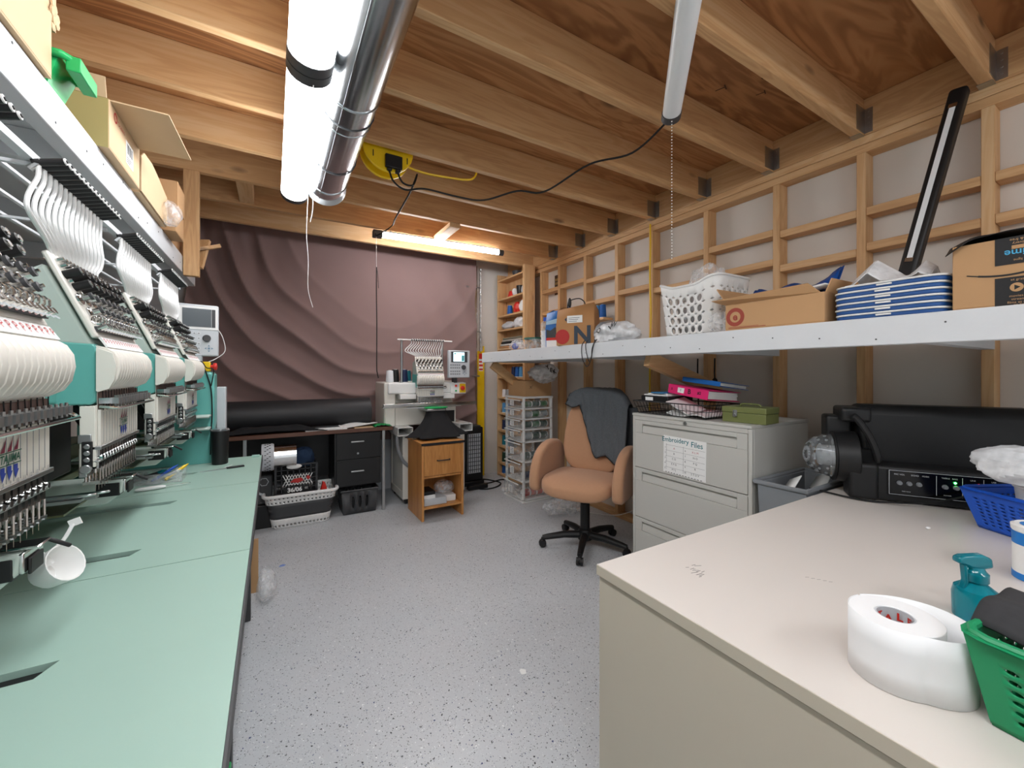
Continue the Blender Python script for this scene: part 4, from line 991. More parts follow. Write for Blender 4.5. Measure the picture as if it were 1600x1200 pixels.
m = MB(); m.mi = 0; m.lathe([(.0, 0), (.052, 0), (.052, .0008), (0, .0008)], 28, (0, 0, 0), 'z', False, Fb @ T((.045, .06, .002))); m.mi = 1; m.text('N', .17, Fb @ T((.19, .062, .002)), .001, bold=.03); m.mi = 2; m.box(.08, .19, .155, .205, .0, .0025, Fb); m.mi = 1
for i in range(3): m.box(.09, .15 + .01 * i, .163 + i * .012, .166 + i * .012, .0026, .003, Fb)
m.prism([(.075, .165), (.075, .195), (.062, .18)], .0, .0024, 'z', Fb); m.build('bag_print', [m_rink, mat('slate ink', (52, 64, 78), .6), m_paper], ob, smooth=0)
m = MB(); m.tube(spline([tuple(Mb @ Vector(p)) for p in ((-.05, .06, .26), (-.05, .05, .31), (-.05, -.02, .325), (-.05, -.06, .30), (-.05, -.07, .26))], 6), .004, 6); m.sup(tuple(Mb @ Vector((-.05, .045, .30))), (.012, .014, .035)); m.build('bag_handle', m_black, ob)
bb = thing('paper_bag', 'blue printed shopping bag with a picture standing behind the brown lettered bag', 'bag', (1.90, 2.50, ZS))
Mb2 = T((1.93, 2.52, ZS + .001)) @ RZ(28)
pbag(MB(), 0, .07, .10, .285, Mb2).build('bag_body', mat('blue bag print', (30, 104, 178), .5, var=.5, vs=12), bb, solid=.002)
Fc = Mb2 @ face((-.0725, .10, 0), (0, -1, 0), (0, 0, 1))
m = MB(); m.mi = 0; m.box(.005, .19, .005, .055, 0, .001, Fc); m.mi = 1; m.box(.005, .19, .055, .075, 0, .001, Fc); m.mi = 2; m.prism([(.005, .075), (.19, .075), (.19, .12), (.15, .14), (.12, .12), (.08, .155), (.04, .13), (.005, .14)], 0, .001, 'z', Fc); m.mi = 3; m.prism([(.005, .175), (.19, .19), (.19, .215), (.10, .22), (.005, .20)], 0, .001, 'z', Fc); m.build('bag_print', [m_paper, m_red, m_dgrey, mat('cloud ink', (170, 205, 228), .6)], bb, smooth=0)
m = MB(); m.crumple((1.86, 1.86, ZS + .055), (.085, .17, .065), 21, .28); wbg = m.build('plastic_bag', m_bag); tag(wbg, 'white carrier bag with black lettering slumped beside the laundry basket', 'bag')
m = MB()
for tx, y, z, a in (('V', 1.83, .085, 20), ('D', 1.93, .075, 60), ('W', 1.80, .10, -10)): m.text(tx, .05, face((1.775, y, ZS + z), (0, -1, .2), (.35, .1, 1)) @ RZ(a), .0025, bold=.03)
m.build('bag_lettering', m_ink, wbg, smooth=0)
m = MB(); m.crumple((1.90, 1.98, ZS + .06), (.08, .09, .075), 33, .3); tag(m.build('cloth_bundle', m_grey), 'grey cloth bundle between the brown lettered bag and white carrier bag', 'cloth')
m = MB(); m.tube(spline([(1.77, 2.06, ZS + .02), (1.752, 2.07, 1.42), (1.752, 2.065, 1.34), (1.752, 2.02, 1.285), (1.752, 1.98, 1.33), (1.753, 1.97, 1.40), (1.77, 1.96, ZS + .02)], 6), .003, 6); m.tube(spline([(1.77, 2.03, ZS + .02), (1.750, 2.03, 1.42), (1.75, 2.01, 1.34), (1.75, 1.985, 1.32), (1.751, 1.955, 1.42), (1.77, 1.945, ZS + .02)], 6), .003, 6)
tag(m.build('drawstring', m_ink), 'black drawstring loop hanging over the shelf edge below the paper bag', 'string')
# jars and tubs at the far end
st = None
for i in range(4):
    lab = '%s white tub in the stack between the lidded tub and the blue bag' % ('Bottom', 'Second', 'Third', 'Top')[i]
    m = MB(); m.lathe([(0, 0), (.042, 0), (.046, .030), (.049, .032), (.049, .037), (0, .037)], 22, (1.93, 2.72, ZS + i * .0375)); tag(m.build('plastic_tub', m_wplas), lab, 'tub', 'stack of white tubs')
gt = thing('plastic_tub', 'clear tub with a dark green lid at the far end of the shelf', 'tub', (1.96, 2.94, ZS))
MB().lathe([(0, 0), (.075, 0), (.088, .095), (.086, .095), (.073, .004), (0, .004)], 28, (1.96, 2.94, ZS)).build('tub', m_clearp, gt)
MB().lathe([(0, .012), (.092, .012), (.093, 0), (0, 0)], 28, (1.96, 2.94, ZS + .0955)).build('lid', m_dteal, gt)
m = MB(); m.crumple((1.96, 2.94, ZS + .046), (.05, .05, .036), 4, .2); tag(m.build('cloth_scrap', m_kraft), 'tan scraps stored inside the green lidded tub', 'scraps')
m = MB(); m.crumple((1.86, 3.06, ZS + .042), (.055, .10, .05), 8, .25); tag(m.build('plastic_bag', m_clear), 'clear bag with a blue label at the very end of the shelf', 'bag'); 
m = MB(); m.sup((1.835, 3.06, ZS + .04), (.02, .045, .028)); tag(m.build('yarn_ball', m_bink), 'blue yarn inside the clear bag at the shelf end', 'yarn')
jb = thing('jar', 'clear jar with gold contents and blue top on the white tubs', 'jar', (1.93, 2.72, ZS + .1505))
MB().lathe([(0, 0), (.046, 0), (.048, .05), (.04, .07), (.03, .075)], 22, (1.93, 2.72, ZS + .151)).build('jar_body', m_clear, jb)
MB().lathe([(0, .003), (.040, .003), (.042, .035), (0, .05)], 20, (1.93, 2.72, ZS + .151)).build('contents', mat('gold beads', (196, 150, 60), .4), jb)
MB().lathe([(0, 0), (.026, 0), (.026, .03), (0, .032)], 18, (1.93, 2.72, ZS + .227)).build('cap', m_blue, jb)
# blue cones on a stud ledge, wall card
lg = B('ledge', WY, 2.44, 2.5515, 2.6, 3.0, 1.70, 1.72, bev=.002); lg.name = 'cone_ledge'; tag(lg, 'short wood ledge on the studs behind the blue shopping bag', 'ledge')
for i in range(5): cone(2.49, 2.66 + .07 * i, 1.7202, (th_blue, th_sky, th_blue, th_navy, th_blue)[i], .12, .03, '%s from the near end of the blue cones on the short stud ledge' % ('first', 'second', 'third', 'fourth', 'last')[i], 'blue cones on the stud ledge')
wc = thing('wall_card', 'dark brown printed card pinned between the far studs', 'card', (2.638, 3.53, 2.08))
B('card', mat('brown card', (78, 58, 44), .6), 2.634, 2.6395, 3.48, 3.56, 2.08, 2.29, wc, 0)
m = MB()
for z in (2.24, 2.20, 2.12): m.box(2.6328, 2.634, 3.495, 3.515, z - .012, z + .014); m.box(2.6328, 2.634, 3.528, 3.546, z - .012, z + .014)
m.build('card_print', mat('gold ink', (176, 146, 84), .5), wc, smooth=0)
# ------------------------------------------------------------------ off white desk in front
wd = thing('desk', 'large off white laminate desk with beige side panel in the near corner', 'desk', (1.6, .1, 0))
MB().box(.742, 2.50, -1.1, .815, .712, .74).build('desktop', m_deskw, wd, .0012, 1)
m = MB(); m.box(.7405, .742, -1.1, .815, .7135, .7385); m.build('edge_band', m_deskp, wd)
MB().box(.7465, .772, -1.1, .811, .0, .7085).build('side_panel', m_deskp, wd, .001)
MB().box(.772, 2.47, .775, .795, .10, .7118).build('back_panel', m_deskp, wd, .001)
MB().box(2.44, 2.47, -1.1, .775, .0, .7118).build('side_panel', m_deskp, wd, .001)
m = MB()
for i in range(13):
    x = .93 + R.uniform(-.02, .03); y = .66 + R.uniform(-.03, .03); a = R.uniform(0, .5); l = R.uniform(.006, .022)
    m.bar((x, y, .7402), (x + l * math.cos(a), y - l * math.sin(a), .7402), .0016, .0002)
for i in range(5): m.bar((1.14 + .006 * i, .50 - .01 * i, .7402), (1.147 + .006 * i, .495 - .01 * i, .7402), .001, .0002)
m.build('scuff_mark', mat('pencil grey', (120, 116, 112), .7), wd, smooth=0)
ZD = .7405
# roll of wide white tape, its tail hanging loose
tp = thing('tape_roll', 'wide roll of white adhesive film with a loose outer loop on the desk', 'tape roll', (.87, .25, ZD))
cx_, cy_ = .902, .262; HR = .102
m = MB(); m.lathe([(.026, 0), (.060, 0), (.060, HR), (.026, HR)], 64, (cx_, cy_, ZD), 'z', True); m.build('roll', m_tape, tp, .0008, 1)
m = MB(); m.lathe([(.0235, .0), (.026, .0), (.026, HR - .001), (.0235, HR - .001)], 48, (cx_, cy_, ZD), 'z', True); m.build('core', m_lgrey, tp)
m = MB()
for k in range(9):
    a = 40 * k
    m.text('LATEXRZLE'[k], .017, T((cx_, cy_, ZD + HR - .013 - .006 * (k % 2))) @ RZ(a) @ face((.0212, 0, 0), (0, -1, 0), (0, 0, 1)), .0003, bold=.04)
m.build('core_print', m_red, tp, smooth=0)
# loose loop: leaves the roll on the left, runs wide around the near end and back
def loop(u, v):
    a = rad(70 + 355 * u)
    w = math.sin(PI * min(1, max(0, (u - .03) / .97))) ** .8
    r = .0607 + .0012 * u + .042 * w * max(0, math.cos(a - rad(-40))) ** 1.2
    return (cx_ + r * math.cos(a), cy_ + r * math.sin(a), ZD + .0005 + v * HR)
MB().grid(loop, 110, 3).build('loose_tail', m_tape, tp, smooth=180, solid=.0009)
# aqua spray bottle
sp = thing('spray_bottle', 'teal translucent spray bottle between the tape roll and canister', 'spray bottle', (1.225, .245, ZD))
sx, sy = 1.245, .236
MB().lathe([(0, 0), (.030, 0), (.034, .004), (.035, .050), (.032, .064), (.020, .074), (.0155, .078), (.015, .088)], 28, (sx, sy, ZD)).build('bottle', m_aqua, sp)
MB().lathe([(.018, 0), (.0195, .002), (.0195, .018), (.015, .023), (.012, .030)], 24, (sx, sy, ZD + .080)).build('collar', m_aqua, sp)
Mh = T((sx, sy, ZD + .105)) @ RZ(145) @ Matrix.Scale(.78, 4)
m = MB(); m.prism([(-.035, .006), (-.032, .030), (-.010, .040), (.036, .036), (.050, .030), (.050, .016), (.034, .012), (.018, .004), (-.008, 0)], -.011, .011, 'y', Mh); m.build('spray_head', m_aqua, sp, .004, 2)
m = MB(); m.prism([(.026, .012), (.034, .012), (.030, -.03), (.040, -.060), (.032, -.060), (.022, -.03)], -.008, .008, 'y', Mh); m.build('trigger', m_aqua, sp, .002)
m = MB(); m.cyl((sx, sy, ZD + .01), (sx, sy, ZD + .088), .002, n=6); m.build('dip_tube', m_paper, sp)
# baskets
def basket(name, label, c, rz, hx, hy, h, mt, flare=1.22, nx=9, ny=14, nz=7, hr=.3, z0=ZD, rimr=.006, handle=False, sk=None):
    b = thing(name, label, 'basket', (c[0], c[1], z0))
    M = T((c[0], c[1], z0)) @ RZ(rz)
    def wall(side):
        def fn(u, v):
            k = 1 + (flare - 1) * v; p = (u * 2 - 1)
            x, y = {0: (-hx * k, -p * hy * k), 1: (p * hx * k, -hy * k), 2: (hx * k, p * hy * k), 3: (-p * hx * k, hy * k)}[side]
            rx = .022
            return M @ Vector((x, y, .004 + v * (h - .004)))
        return fn
    m = MB()
    for s_ in range(4):
        nu = ny if s_ % 2 == 0 else nx
        m.holed(wall(s_), nu, nz + 3, hr, 12, lambda i, j, nu=nu: j >= nz + 1 or j < 1 or i < 1 or i >= nu - 1)
    m.build('tub', mt, b, solid=.003)
    m = MB(); m.add([tuple(M @ Vector(p)) for p in ((-hx, -hy, .003), (hx, -hy, .003), (hx, hy, .003), (-hx, hy, .003))], [(0, 1, 2, 3)]); m.build('base', mt, b, solid=.004)
    m = MB(); k = flare; pts = []
    for sx_, sy_ in ((-1, -1), (1, -1), (1, 1), (-1, 1)): pts.append((sx_ * hx * k, sy_ * hy * k))
    lo = []
    for i in range(4):
        a = Vector(pts[i]); bb_ = Vector(pts[(i + 1) % 4]); pr = Vector(pts[i - 1])
        d1 = (a - pr).normalized() * .025; d2 = (bb_ - a).normalized() * .025
        lo += [a - d1, a - d1 * .3 + d2 * .3, a + d2]
    m.tube([tuple(M @ Vector((p[0], p[1], h))) for p in lo], rimr, 8, True)
    ring = [tuple(M @ Vector((p[0] * 1.0, p[1] * 1.0, h))) for p in lo] + [tuple(M @ Vector((p[0] * 1.10, p[1] * 1.07, h - .002))) for p in lo]
    n = len(lo); m.add(ring, [(i, (i + 1) % n, n + (i + 1) % n, n + i) for i in range(n)])
    m.build('rim', mt, b)
    return b
gbk = basket('storage_basket', 'green perforated basket at the near right corner of the desk', (.962, .028), -8, .085, .115, .128, m_green, 1.2, 8, 10, 6, .27)
Mg = T((.962, .028, ZD)) @ RZ(-8)
m = MB(); m.grid(lambda u, v: Mg @ Vector((-.06 + .17 * u, -.02 + .165 * v, .128 + .028 * math.sin(PI * u) + .012 * noise.noise((u * 3, v * 3, 5)) - .02 * (1 - v) * (1 - u))), 18, 12)
tag(m.build('felt_sheet', mat('charcoal felt', (52, 52, 54), .95, var=.2, vs=120), smooth=180, solid=.004), 'charcoal felt piece lying over the green basket', 'felt')
m = MB(); m.sup((0, 0, 0), (.075, .095, .055), (.7, .7)); m.v = [tuple(Mg @ (Vector(p) + Vector((0, -.0, .062)))) for p in m.v]; tag(m.build('fabric_roll', m_paper), 'white folded fabric inside the green basket', 'fabric')
bbk = basket('storage_basket', 'royal blue perforated basket beside the black speaker on the desk', (2.02, .235), -28, .085, .11, .125, m_blue, 1.3, 10, 12, 8, .26)
m = MB(); m.lathe([(0, 0), (.048, 0), (.062, .15), (.066, .152), (.066, .158), (.060, .158), (.046, .004), (0, .004)], 28, (1.99, .235, ZD + .0055)); tag(m.build('plastic_tub', m_wplas), 'white plastic pail standing in the blue basket', 'tub')
m = MB(); m.crumple((1.93, .255, ZD + .225), (.085, .11, .055), 15, .3, flat=True); pb = m.build('plastic_bag', m_bag); tag(pb, 'white carrier bag bunched on top of the white pail', 'bag')
m = MB(); m.bar((1.86, .235, ZD + .235), (1.87, .19, ZD + .24), .012, .014); m.build('bag_print', m_ink, pb)
cn = thing('canister', 'white and blue snack canister with a pretzel picture at the right edge', 'canister', (1.60, .195, ZD))
cX, cY = 1.612, .196
MB().lathe([(0, 0), (.048, 0), (.048, .118), (0, .118)], 32, (cX, cY, ZD)).build('can', m_wplas, cn, .001)
MB().lathe([(.0485, 0), (.0487, .016), (.0485, .016)], 32, (cX, cY, ZD + .001)).build('base_band', mat('label blue', (28, 118, 196), .4), cn)
MB().lathe([(.0485, 0), (.0488, .028), (.0485, .030)], 32, (cX, cY, ZD + .086)).build('label_band', bpy.data.materials['label blue'], cn)
MB().lathe([(0, 0), (.050, 0), (.051, .012), (.044, .016), (.038, .014), (0, .014)], 32, (cX, cY, ZD + .1185)).build('lid', m_wplas, cn)
m = MB(); m.lathe([(0, 0), (.036, 0), (0, .001)], 24, (cX, cY, ZD + .133)); m.build('lid_sticker', bpy.data.materials['label blue'], cn)
Fp = T((cX, cY, ZD + .055)) @ RZ(190) @ face((.0492, 0, 0), (0, 1, 0), (0, 0, 1))
pr = mat('pretzel tan', (206, 142, 74), .6)
m = MB()
for q, (ox, oy) in enumerate(((0, 0), (.016, .006), (-.014, .008))):
    m.tube([tuple(Fp @ Vector((ox + .013 * math.sin(t) * (1 + .3 * math.cos(2 * t)), oy + .012 * math.cos(t) * math.cos(t * .5), .0005 + .001 * q))) for t in [2 * PI * k / 18 for k in range(18)]], .0028, 6, True)
m.build('label_picture', pr, cn)
m = MB(); m.text('O', .016, Fp @ T((0, .042, .0005)), .0004); m.build('label_print', m_paper, cn, smooth=0)

# black karaoke speaker lying on its side
Msp = T((2.035, .695, ZD)) @ RZ(math.degrees(math.atan2(-.85, .53)))       # local x runs along the front, y away from the viewer
L0, L1, DP, HT = -.02, .60, .25, .372
spk = thing('loudspeaker', 'black portable loudspeaker lying on the desk with a clear dome lamp at its end', 'loudspeaker', (2.15, .55, ZD))
def bx(m, x0, x1, y0, y1, z0, z1): return m.box(x0, x1, y0, y1, z0, z1, Msp)
m = MB(); m.prism([(.085, 0), (.20, 0), (.235, .05), (.235, .34), (.205, .372), (.10, .372), (.075, .352), (.05, .13)], L0 + .03, L1 - .06, 'x', Msp)
m.build('cabinet', mat('black speaker plastic', (9, 9, 10), .5, var=.15, vs=14, bump=.12, bs=420), spk, .02, 3)
m = MB(); m.prism([(.0, .004), (.10, .004), (.10, .148), (.03, .152), (.0, .135)], L0 + .02, L1 - .05, 'x', Msp); m.build('amplifier_panel', m_black, spk, .008, 2)
m = MB(); m.prism([(-.01, 0), (.09, 0), (.09, .16), (.055, .20), (.02, .155), (-.01, .14)], L0 - .02, L0 + .075, 'x', Msp); m.build('corner_guard', m_black, spk, .012, 3)
m = MB(); m.tube(spline([tuple(Msp @ Vector(p)) for p in ((L0 - .0, .03, .33), (L0 + .02, .03, .31), (L0 + .055, .02, .24), (L0 + .075, .015, .17), (L0 + .075, .02, .15))], 5), .013, 10); m.build('carry_handle', m_black, spk)
m = MB(); bx(m, L0 - .03, L0 + .07, .06, .22, .30, .36); bx(m, L0 - .07, L0 + .02, .12, .235, .15, .32); m.build('end_block', m_black, spk, .012, 3)
m = MB(); m.prism([(-.0035, .04), (-.0035, .13)][0:0] or [(-.004, .03), (-.001, .03), (-.001, .128), (-.004, .128)], L0 + .10, L1 - .16, 'x', Msp); m.build('control_plate', mat('black gloss', (10, 10, 11), .15), spk)
# white outlines, knobs and markings on the control plate
m = MB()
def ln(x0, z0, x1, z1, w=.0014): m.bar(Msp @ Vector((x0, -.0048, z0)), Msp @ Vector((x1, -.0048, z1)), w, .0008, Msp.to_3x3() @ Vector((0, -1, 0)))
X0, X1 = L0 + .105, L1 - .165
ln(X0, .034, X1, .034); ln(X0, .034, X0, .126); ln(X0, .126, X1, .126); ln(X1, .034, X1, .126)
ln(X0 + .135, .045, X0 + .135, .118); ln(X0 + .205, .045, X0 + .205, .118); ln(X0 + .26, .045, X0 + .26, .118)
Fk = Msp @ face((X0, -.0046, 0), (1, 0, 0), (0, 0, 1))
for tx, x, z, s_ in (('MIC VOL', .03, .112, .008), ('ECHO', .075, .112, .008), ('MUSIC', .105, .112, .007), ('TREBLE', .16, .112, .007), ('BASS', .185, .112, .007), ('LINE', .232, .112, .007), ('USB', .285, .112, .007), ('MIN MAX', .05, .048, .006), ('DC 15V', .285, .05, .006), ('POWER', .165, .048, .006)): m.text(tx, s_, Fk @ T((x, z, 0)), .0004)
m.build('panel_print', m_lgrey, spk, smooth=0)
m = MB()
for x in (.03, .058, .086, .158, .188): 
    m.cyl(Fk @ Vector((x, .080, 0)), Fk @ Vector((x, .080, .010)), .0085, .007, n=16)
m.build('control_knob', m_grey, spk)
m = MB()
for x, z in ((.225, .09), (.225, .065), (.245, .09), (.245, .065)): m.cyl(Fk @ Vector((x, z, 0)), Fk @ Vector((x, z, .004)), .006, .006, n=14)
m.build('jack_socket', m_dgrey, spk)
m = MB(); m.box(.272, .298, .062, .100, 0, .001, Fk); m.build('display', m_screen, spk)
m = MB(); m.sup(tuple(Fk @ Vector((.185, .098, .003))), (.0038,) * 3, nu=10, nv=6); m.build('green_light', m_led, spk)['label'] = 'glowing green indicator light'
m = MB(); m.sup(tuple(Fk @ Vector((.247, .100, .002))), (.0028,) * 3, nu=10, nv=6); m.build('red_light', m_redled, spk)['label'] = 'small red indicator light'
# dome light on the end
def de(x, y, z): return Msp @ Vector((x, y, z))
dc = (.085, .152)
m = MB(); m.cyl(de(L0 + .02, *dc), de(L0 - .055, *dc), .108, .102, n=36); m.cyl(de(L0 - .055, *dc), de(L0 - .062, *dc), .106, .100, n=36); m.build('dome_collar', m_black, spk, .004)
m = MB(); k = []
for i in range(13):
    a = PI / 2 * i / 12; k.append((.090 * math.cos(a) + .0001, .098 * math.sin(a)))
Md = Msp @ T((L0 - .062, dc[0], dc[1])) @ RY(-90)
m.lathe(k, 32, (0, 0, 0), 'z', False, Md); m.build('dome', m_domeg, spk)
m = MB()
for j in range(4):
    for i in range(14):
        a = 2 * PI * i / 14 + j * .2; b_ = .25 + j * .33
        m.sup(tuple(Md @ Vector((.070 * math.cos(b_) * math.cos(a), .070 * math.cos(b_) * math.sin(a), .074 * math.sin(b_)))), (.0055,) * 3, nu=8, nv=5)
m.lathe([(.03, 0), (.03, .03), (0, .04)], 16, (0, 0, 0), 'z', False, Md); m.build('lamp_lens', m_lgrey, spk)
cord('power_cable', [tuple(de(*p)) for p in ((.36, -.008, .10), (.34, -.03, .085), (.20, -.035, .025), (.05, -.04, .006), (-.03, -.03, .006), (-.10, .02, .006), (-.16, .06, .006))], .0035, m_rub, 'thin black cord trailing from the speaker across the desk top')
m = MB(); m.sup((1.83, .45, ZD + .004), (.010, .006, .004)); tag(m.build('paper_scrap', m_paper), 'tiny white scrap on the desk below the blue basket', 'scrap')

# ------------------------------------------------------------------ grey bin, filing cabinet
bn = thing('storage_bin', 'grey plastic bin wedged between the filing cabinet and the desk', 'bin', (2.1, .935, 0))
m = MB()
def ringbox(m, x0, x1, y0, y1, z, t0=0):
    return [(x0, y0, z), (x1, y0, z), (x1, y1, z), (x0, y1, z)]
o_ = ringbox(m, 1.935, 2.30, .845, 1.005, 0); t_ = ringbox(m, 1.905, 2.335, .832, 1.030, .748); i_ = ringbox(m, 1.911, 2.329, .838, 1.024, .748); b_ = ringbox(m, 1.941, 2.294, .851, .999, .006)
m.add(o_ + t_ + i_ + b_, [(3, 2, 1, 0)] + [(4 * r + i, 4 * r + (i + 1) % 4, 4 * r + 4 + (i + 1) % 4, 4 * r + 4 + i) for r in range(3) for i in range(4)] + [(12, 13, 14, 15)]); m.build('tub', m_grey, bn, .004)
m = MB(); m.tube([(1.90, .83, .752), (2.34, .83, .752), (2.34, 1.036, .752), (1.90, 1.036, .752)], .011, 8, True); m.build('rim', m_grey, bn)
m = MB(); m.add([(1.95, .92, .70), (2.02, .90, .79), (2.09, .98, .745), (2.02, 1.0, .67)], [(0, 1, 2, 3)]); tag(m.build('paper_sheet', m_paper, solid=.004), 'folded white paper sticking out of the grey bin by the filing cabinet', 'paper')
m = MB(); m.add([(2.10, .86, .70), (2.20, .85, .80), (2.28, .95, .74), (2.18, .96, .66)], [(0, 1, 2, 3)]); tag(m.build('paper_sheet', m_paper, solid=.004), 'white paper sticking out of the grey bin under the clear dome', 'paper')
m = MB(); m.crumple((2.12, .94, .64), (.14, .065, .06), 2, .2); tag(m.build('cloth_bundle', m_dgrey), 'dark grey cloth stuffed inside the grey bin', 'cloth')
fc = thing('filing_cabinet', 'putty grey steel lateral filing cabinet with a handwritten sign taped on it', 'filing cabinet', (2.2, 1.41, 0))
XC, YA, YB = 1.90, 1.052, 1.77
m = MB(); m.box(XC + .022, 2.43, YA, YB, .0, .985); m.box(XC + .002, XC + .022, YA, YA + .018, .0, .985); m.box(XC + .002, XC + .022, YB - .018, YB, .0, .985); m.build('carcass', m_cab, fc, .003)
MB().box(XC - .002, 2.433, YA - .001, YB + .001, .9855, 1.0).build('top', m_cab, fc, .002)
MB().box(XC + .002, XC + .022, YA + .018, YB - .018, .962, .985).build('header', m_cab, fc)
for i, (z0, z1) in enumerate(((.678, .960), (.380, .674), (.085, .376))):
    m = MB(); m.box(XC + .001, XC + .021, YA + .020, YB - .020, z0, z1 - .075); m.box(XC + .001, XC + .021, YA + .020, YA + .07, z1 - .075, z1); m.box(XC + .001, XC + .021, YB - .07, YB - .020, z1 - .075, z1); m.box(XC + .001, XC + .021, YA + .07, YB - .07, z1 - .022, z1); m.box(XC + .017, XC + .021, YA + .07, YB - .07, z1 - .075, z1 - .022)
    d = m.build('drawer', m_cab, fc, .0015)
    m = MB(); m.prism([(XC + .017, z1 - .030), (XC + .008, z1 - .036), (XC + .003, z1 - .073), (XC + .017, z1 - .075)], YA + .072, YB - .072, 'y'); m.build('handle', m_cab, d, .001)
MB().box(XC + .004, XC + .022, YA + .018, YB - .018, .0, .083).build('plinth', m_cab, fc)
m = MB(); m.cyl((XC - .0025, 1.40, .974), (XC - .008, 1.40, .974), .009, n=18); m.box(XC - .0095, XC - .008, 1.394, 1.406, .9725, .9755); m.build('lock', m_steel, fc)
Fs = face((XC + .0005, 1.540, .895), (0, -1, 0), (.0, 0, 1)) @ RZ(-1)
sg = thing('paper_sign', 'handwritten sign reading Embroidery Files taped to the top drawer of the cabinet', 'sign', (XC, 1.41, .69))
m = MB(); m.box(0, .262, -.205, 0, 0, .0006, Fs); m.build('sheet', m_paper, sg)
m = MB(); m.mi = 0; m.text('Embroidery', .036, Fs @ T((.075, -.020, .0007)) @ RZ(2), .0002, bold=.01); m.text('Files', .040, Fs @ T((.208, -.026, .0007)), .0002, bold=.01)
m.mi = 1
for i in range(5): m.box(.012, .255, -.050 - .031 * i - .0008, -.050 - .031 * i, .0007, .0009, Fs)
m.box(.128, .129, -.19, -.045, .0007, .0009, Fs); m.box(.020, .021, -.19, -.045, .0007, .0009, Fs); 
rows = (('1', 'A', '6', 'K L M'), ('2', 'B', '7', 'N O'), ('3', 'C D', '8', 'P Q'), ('4', 'E F G', '9', 'R'), ('5', 'H I J', '10', 'S T U V'))
for i, r_ in enumerate(rows):
    z = -.066 - .029 * i
    m.mi = 1; m.text(r_[0], .014, Fs @ T((.012, z, .0007)), .0002); m.text(r_[2], .014, Fs @ T((.140, z, .0007)), .0002)
    m.mi = 2 if i == 0 else 1
    m.text(r_[1], .015, Fs @ T((.070, z, .0007)), .0002); m.text(r_[3], .015, Fs @ T((.200, z, .0007)), .0002)
m.mi = 1
for k in range(13): m.box(.015 + k * .018, .024 + k * .018, -.2035, -.2005, .0007, .0009, Fs)
m.build('sign_lettering', [mat('teal marker', (24, 112, 122), .6), m_ink, m_rink], sg, smooth=0)
# on the cabinet
ZC = 1.0005
wt = thing('wire_tray', 'black wire letter tray on the filing cabinet', 'tray', (2.04, 1.54, ZC))
m = MB()
x0, x1, y0, y1 = 1.925, 2.17, 1.30, 1.745; hgt = .075; fl_ = .022
top = [(x0 - fl_, y0 - fl_, ZC + hgt), (x1 + fl_, y0 - fl_, ZC + hgt), (x1 + fl_, y1 + fl_, ZC + hgt), (x0 - fl_, y1 + fl_, ZC + hgt)]
bot = [(x0, y0, ZC + .004), (x1, y0, ZC + .004), (x1, y1, ZC + .004), (x0, y1, ZC + .004)]
m.tube(top, .0035, 6, True); m.tube(bot, .0028, 6, True)
mid = [tuple(Vector(top[i]).lerp(Vector(bot[i]), .5)) for i in range(4)]; m.tube(mid, .0018, 5, True)
for i in range(4):
    n = 20 if i % 2 else 11
    for k in range(n):
        a = Vector(top[i]).lerp(Vector(top[(i + 1) % 4]), k / n); b = Vector(bot[i]).lerp(Vector(bot[(i + 1) % 4]), k / n); m.cyl(a, b, .0014, n=5)
for k in range(16): m.cyl((x0, y0 + (y1 - y0) * k / 16, ZC + .004), (x1, y0 + (y1 - y0) * k / 16, ZC + .004), .0014, n=5)
m.build('wire_frame', m_black, wt)
m = MB(); m.grid(lambda u, v: (1.935 + .21 * u, 1.31 + .24 * v, ZC + .012 + .045 * u * v + .008 * math.sin(v * 7)), 10, 10); m.grid(lambda u, v: (1.918 + .16 * u, 1.40 + .14 * v, ZC + .02 + .06 * v + .02 * u), 8, 8)
tag(m.build('paper_stack', m_paper, solid=.005, smooth=0), 'loose white papers lying in the black wire tray', 'paper')
m = MB(); m.box(1.935, 2.16, 1.54, 1.735, ZC + .072, ZC + .108, ); bxb = m.build('document_box', m_black, None, .004); tag(bxb, 'flat black document case across the far end of the wire tray', 'case')
B('case_label', m_paper, 1.9335, 1.9348, 1.645, 1.70, ZC + .08, ZC + .10, bxb, 0)
m = MB(); m.box(1.945, 2.12, 1.55, 1.72, ZC + .1085, ZC + .116); m.box(1.955, 2.10, 1.56, 1.70, ZC + .1165, ZC + .123); tag(m.build('envelope_stack', m_paper, None, .001), 'white envelopes lying on the black document case', 'envelope')
m = MB(); m.box(1.935, 2.08, 1.57, 1.66, ZC + .1235, ZC + .131); tag(m.build('card_box', mat('sea blue card', (46, 112, 156), .5), None, .001), 'small blue card on the white envelopes', 'card')
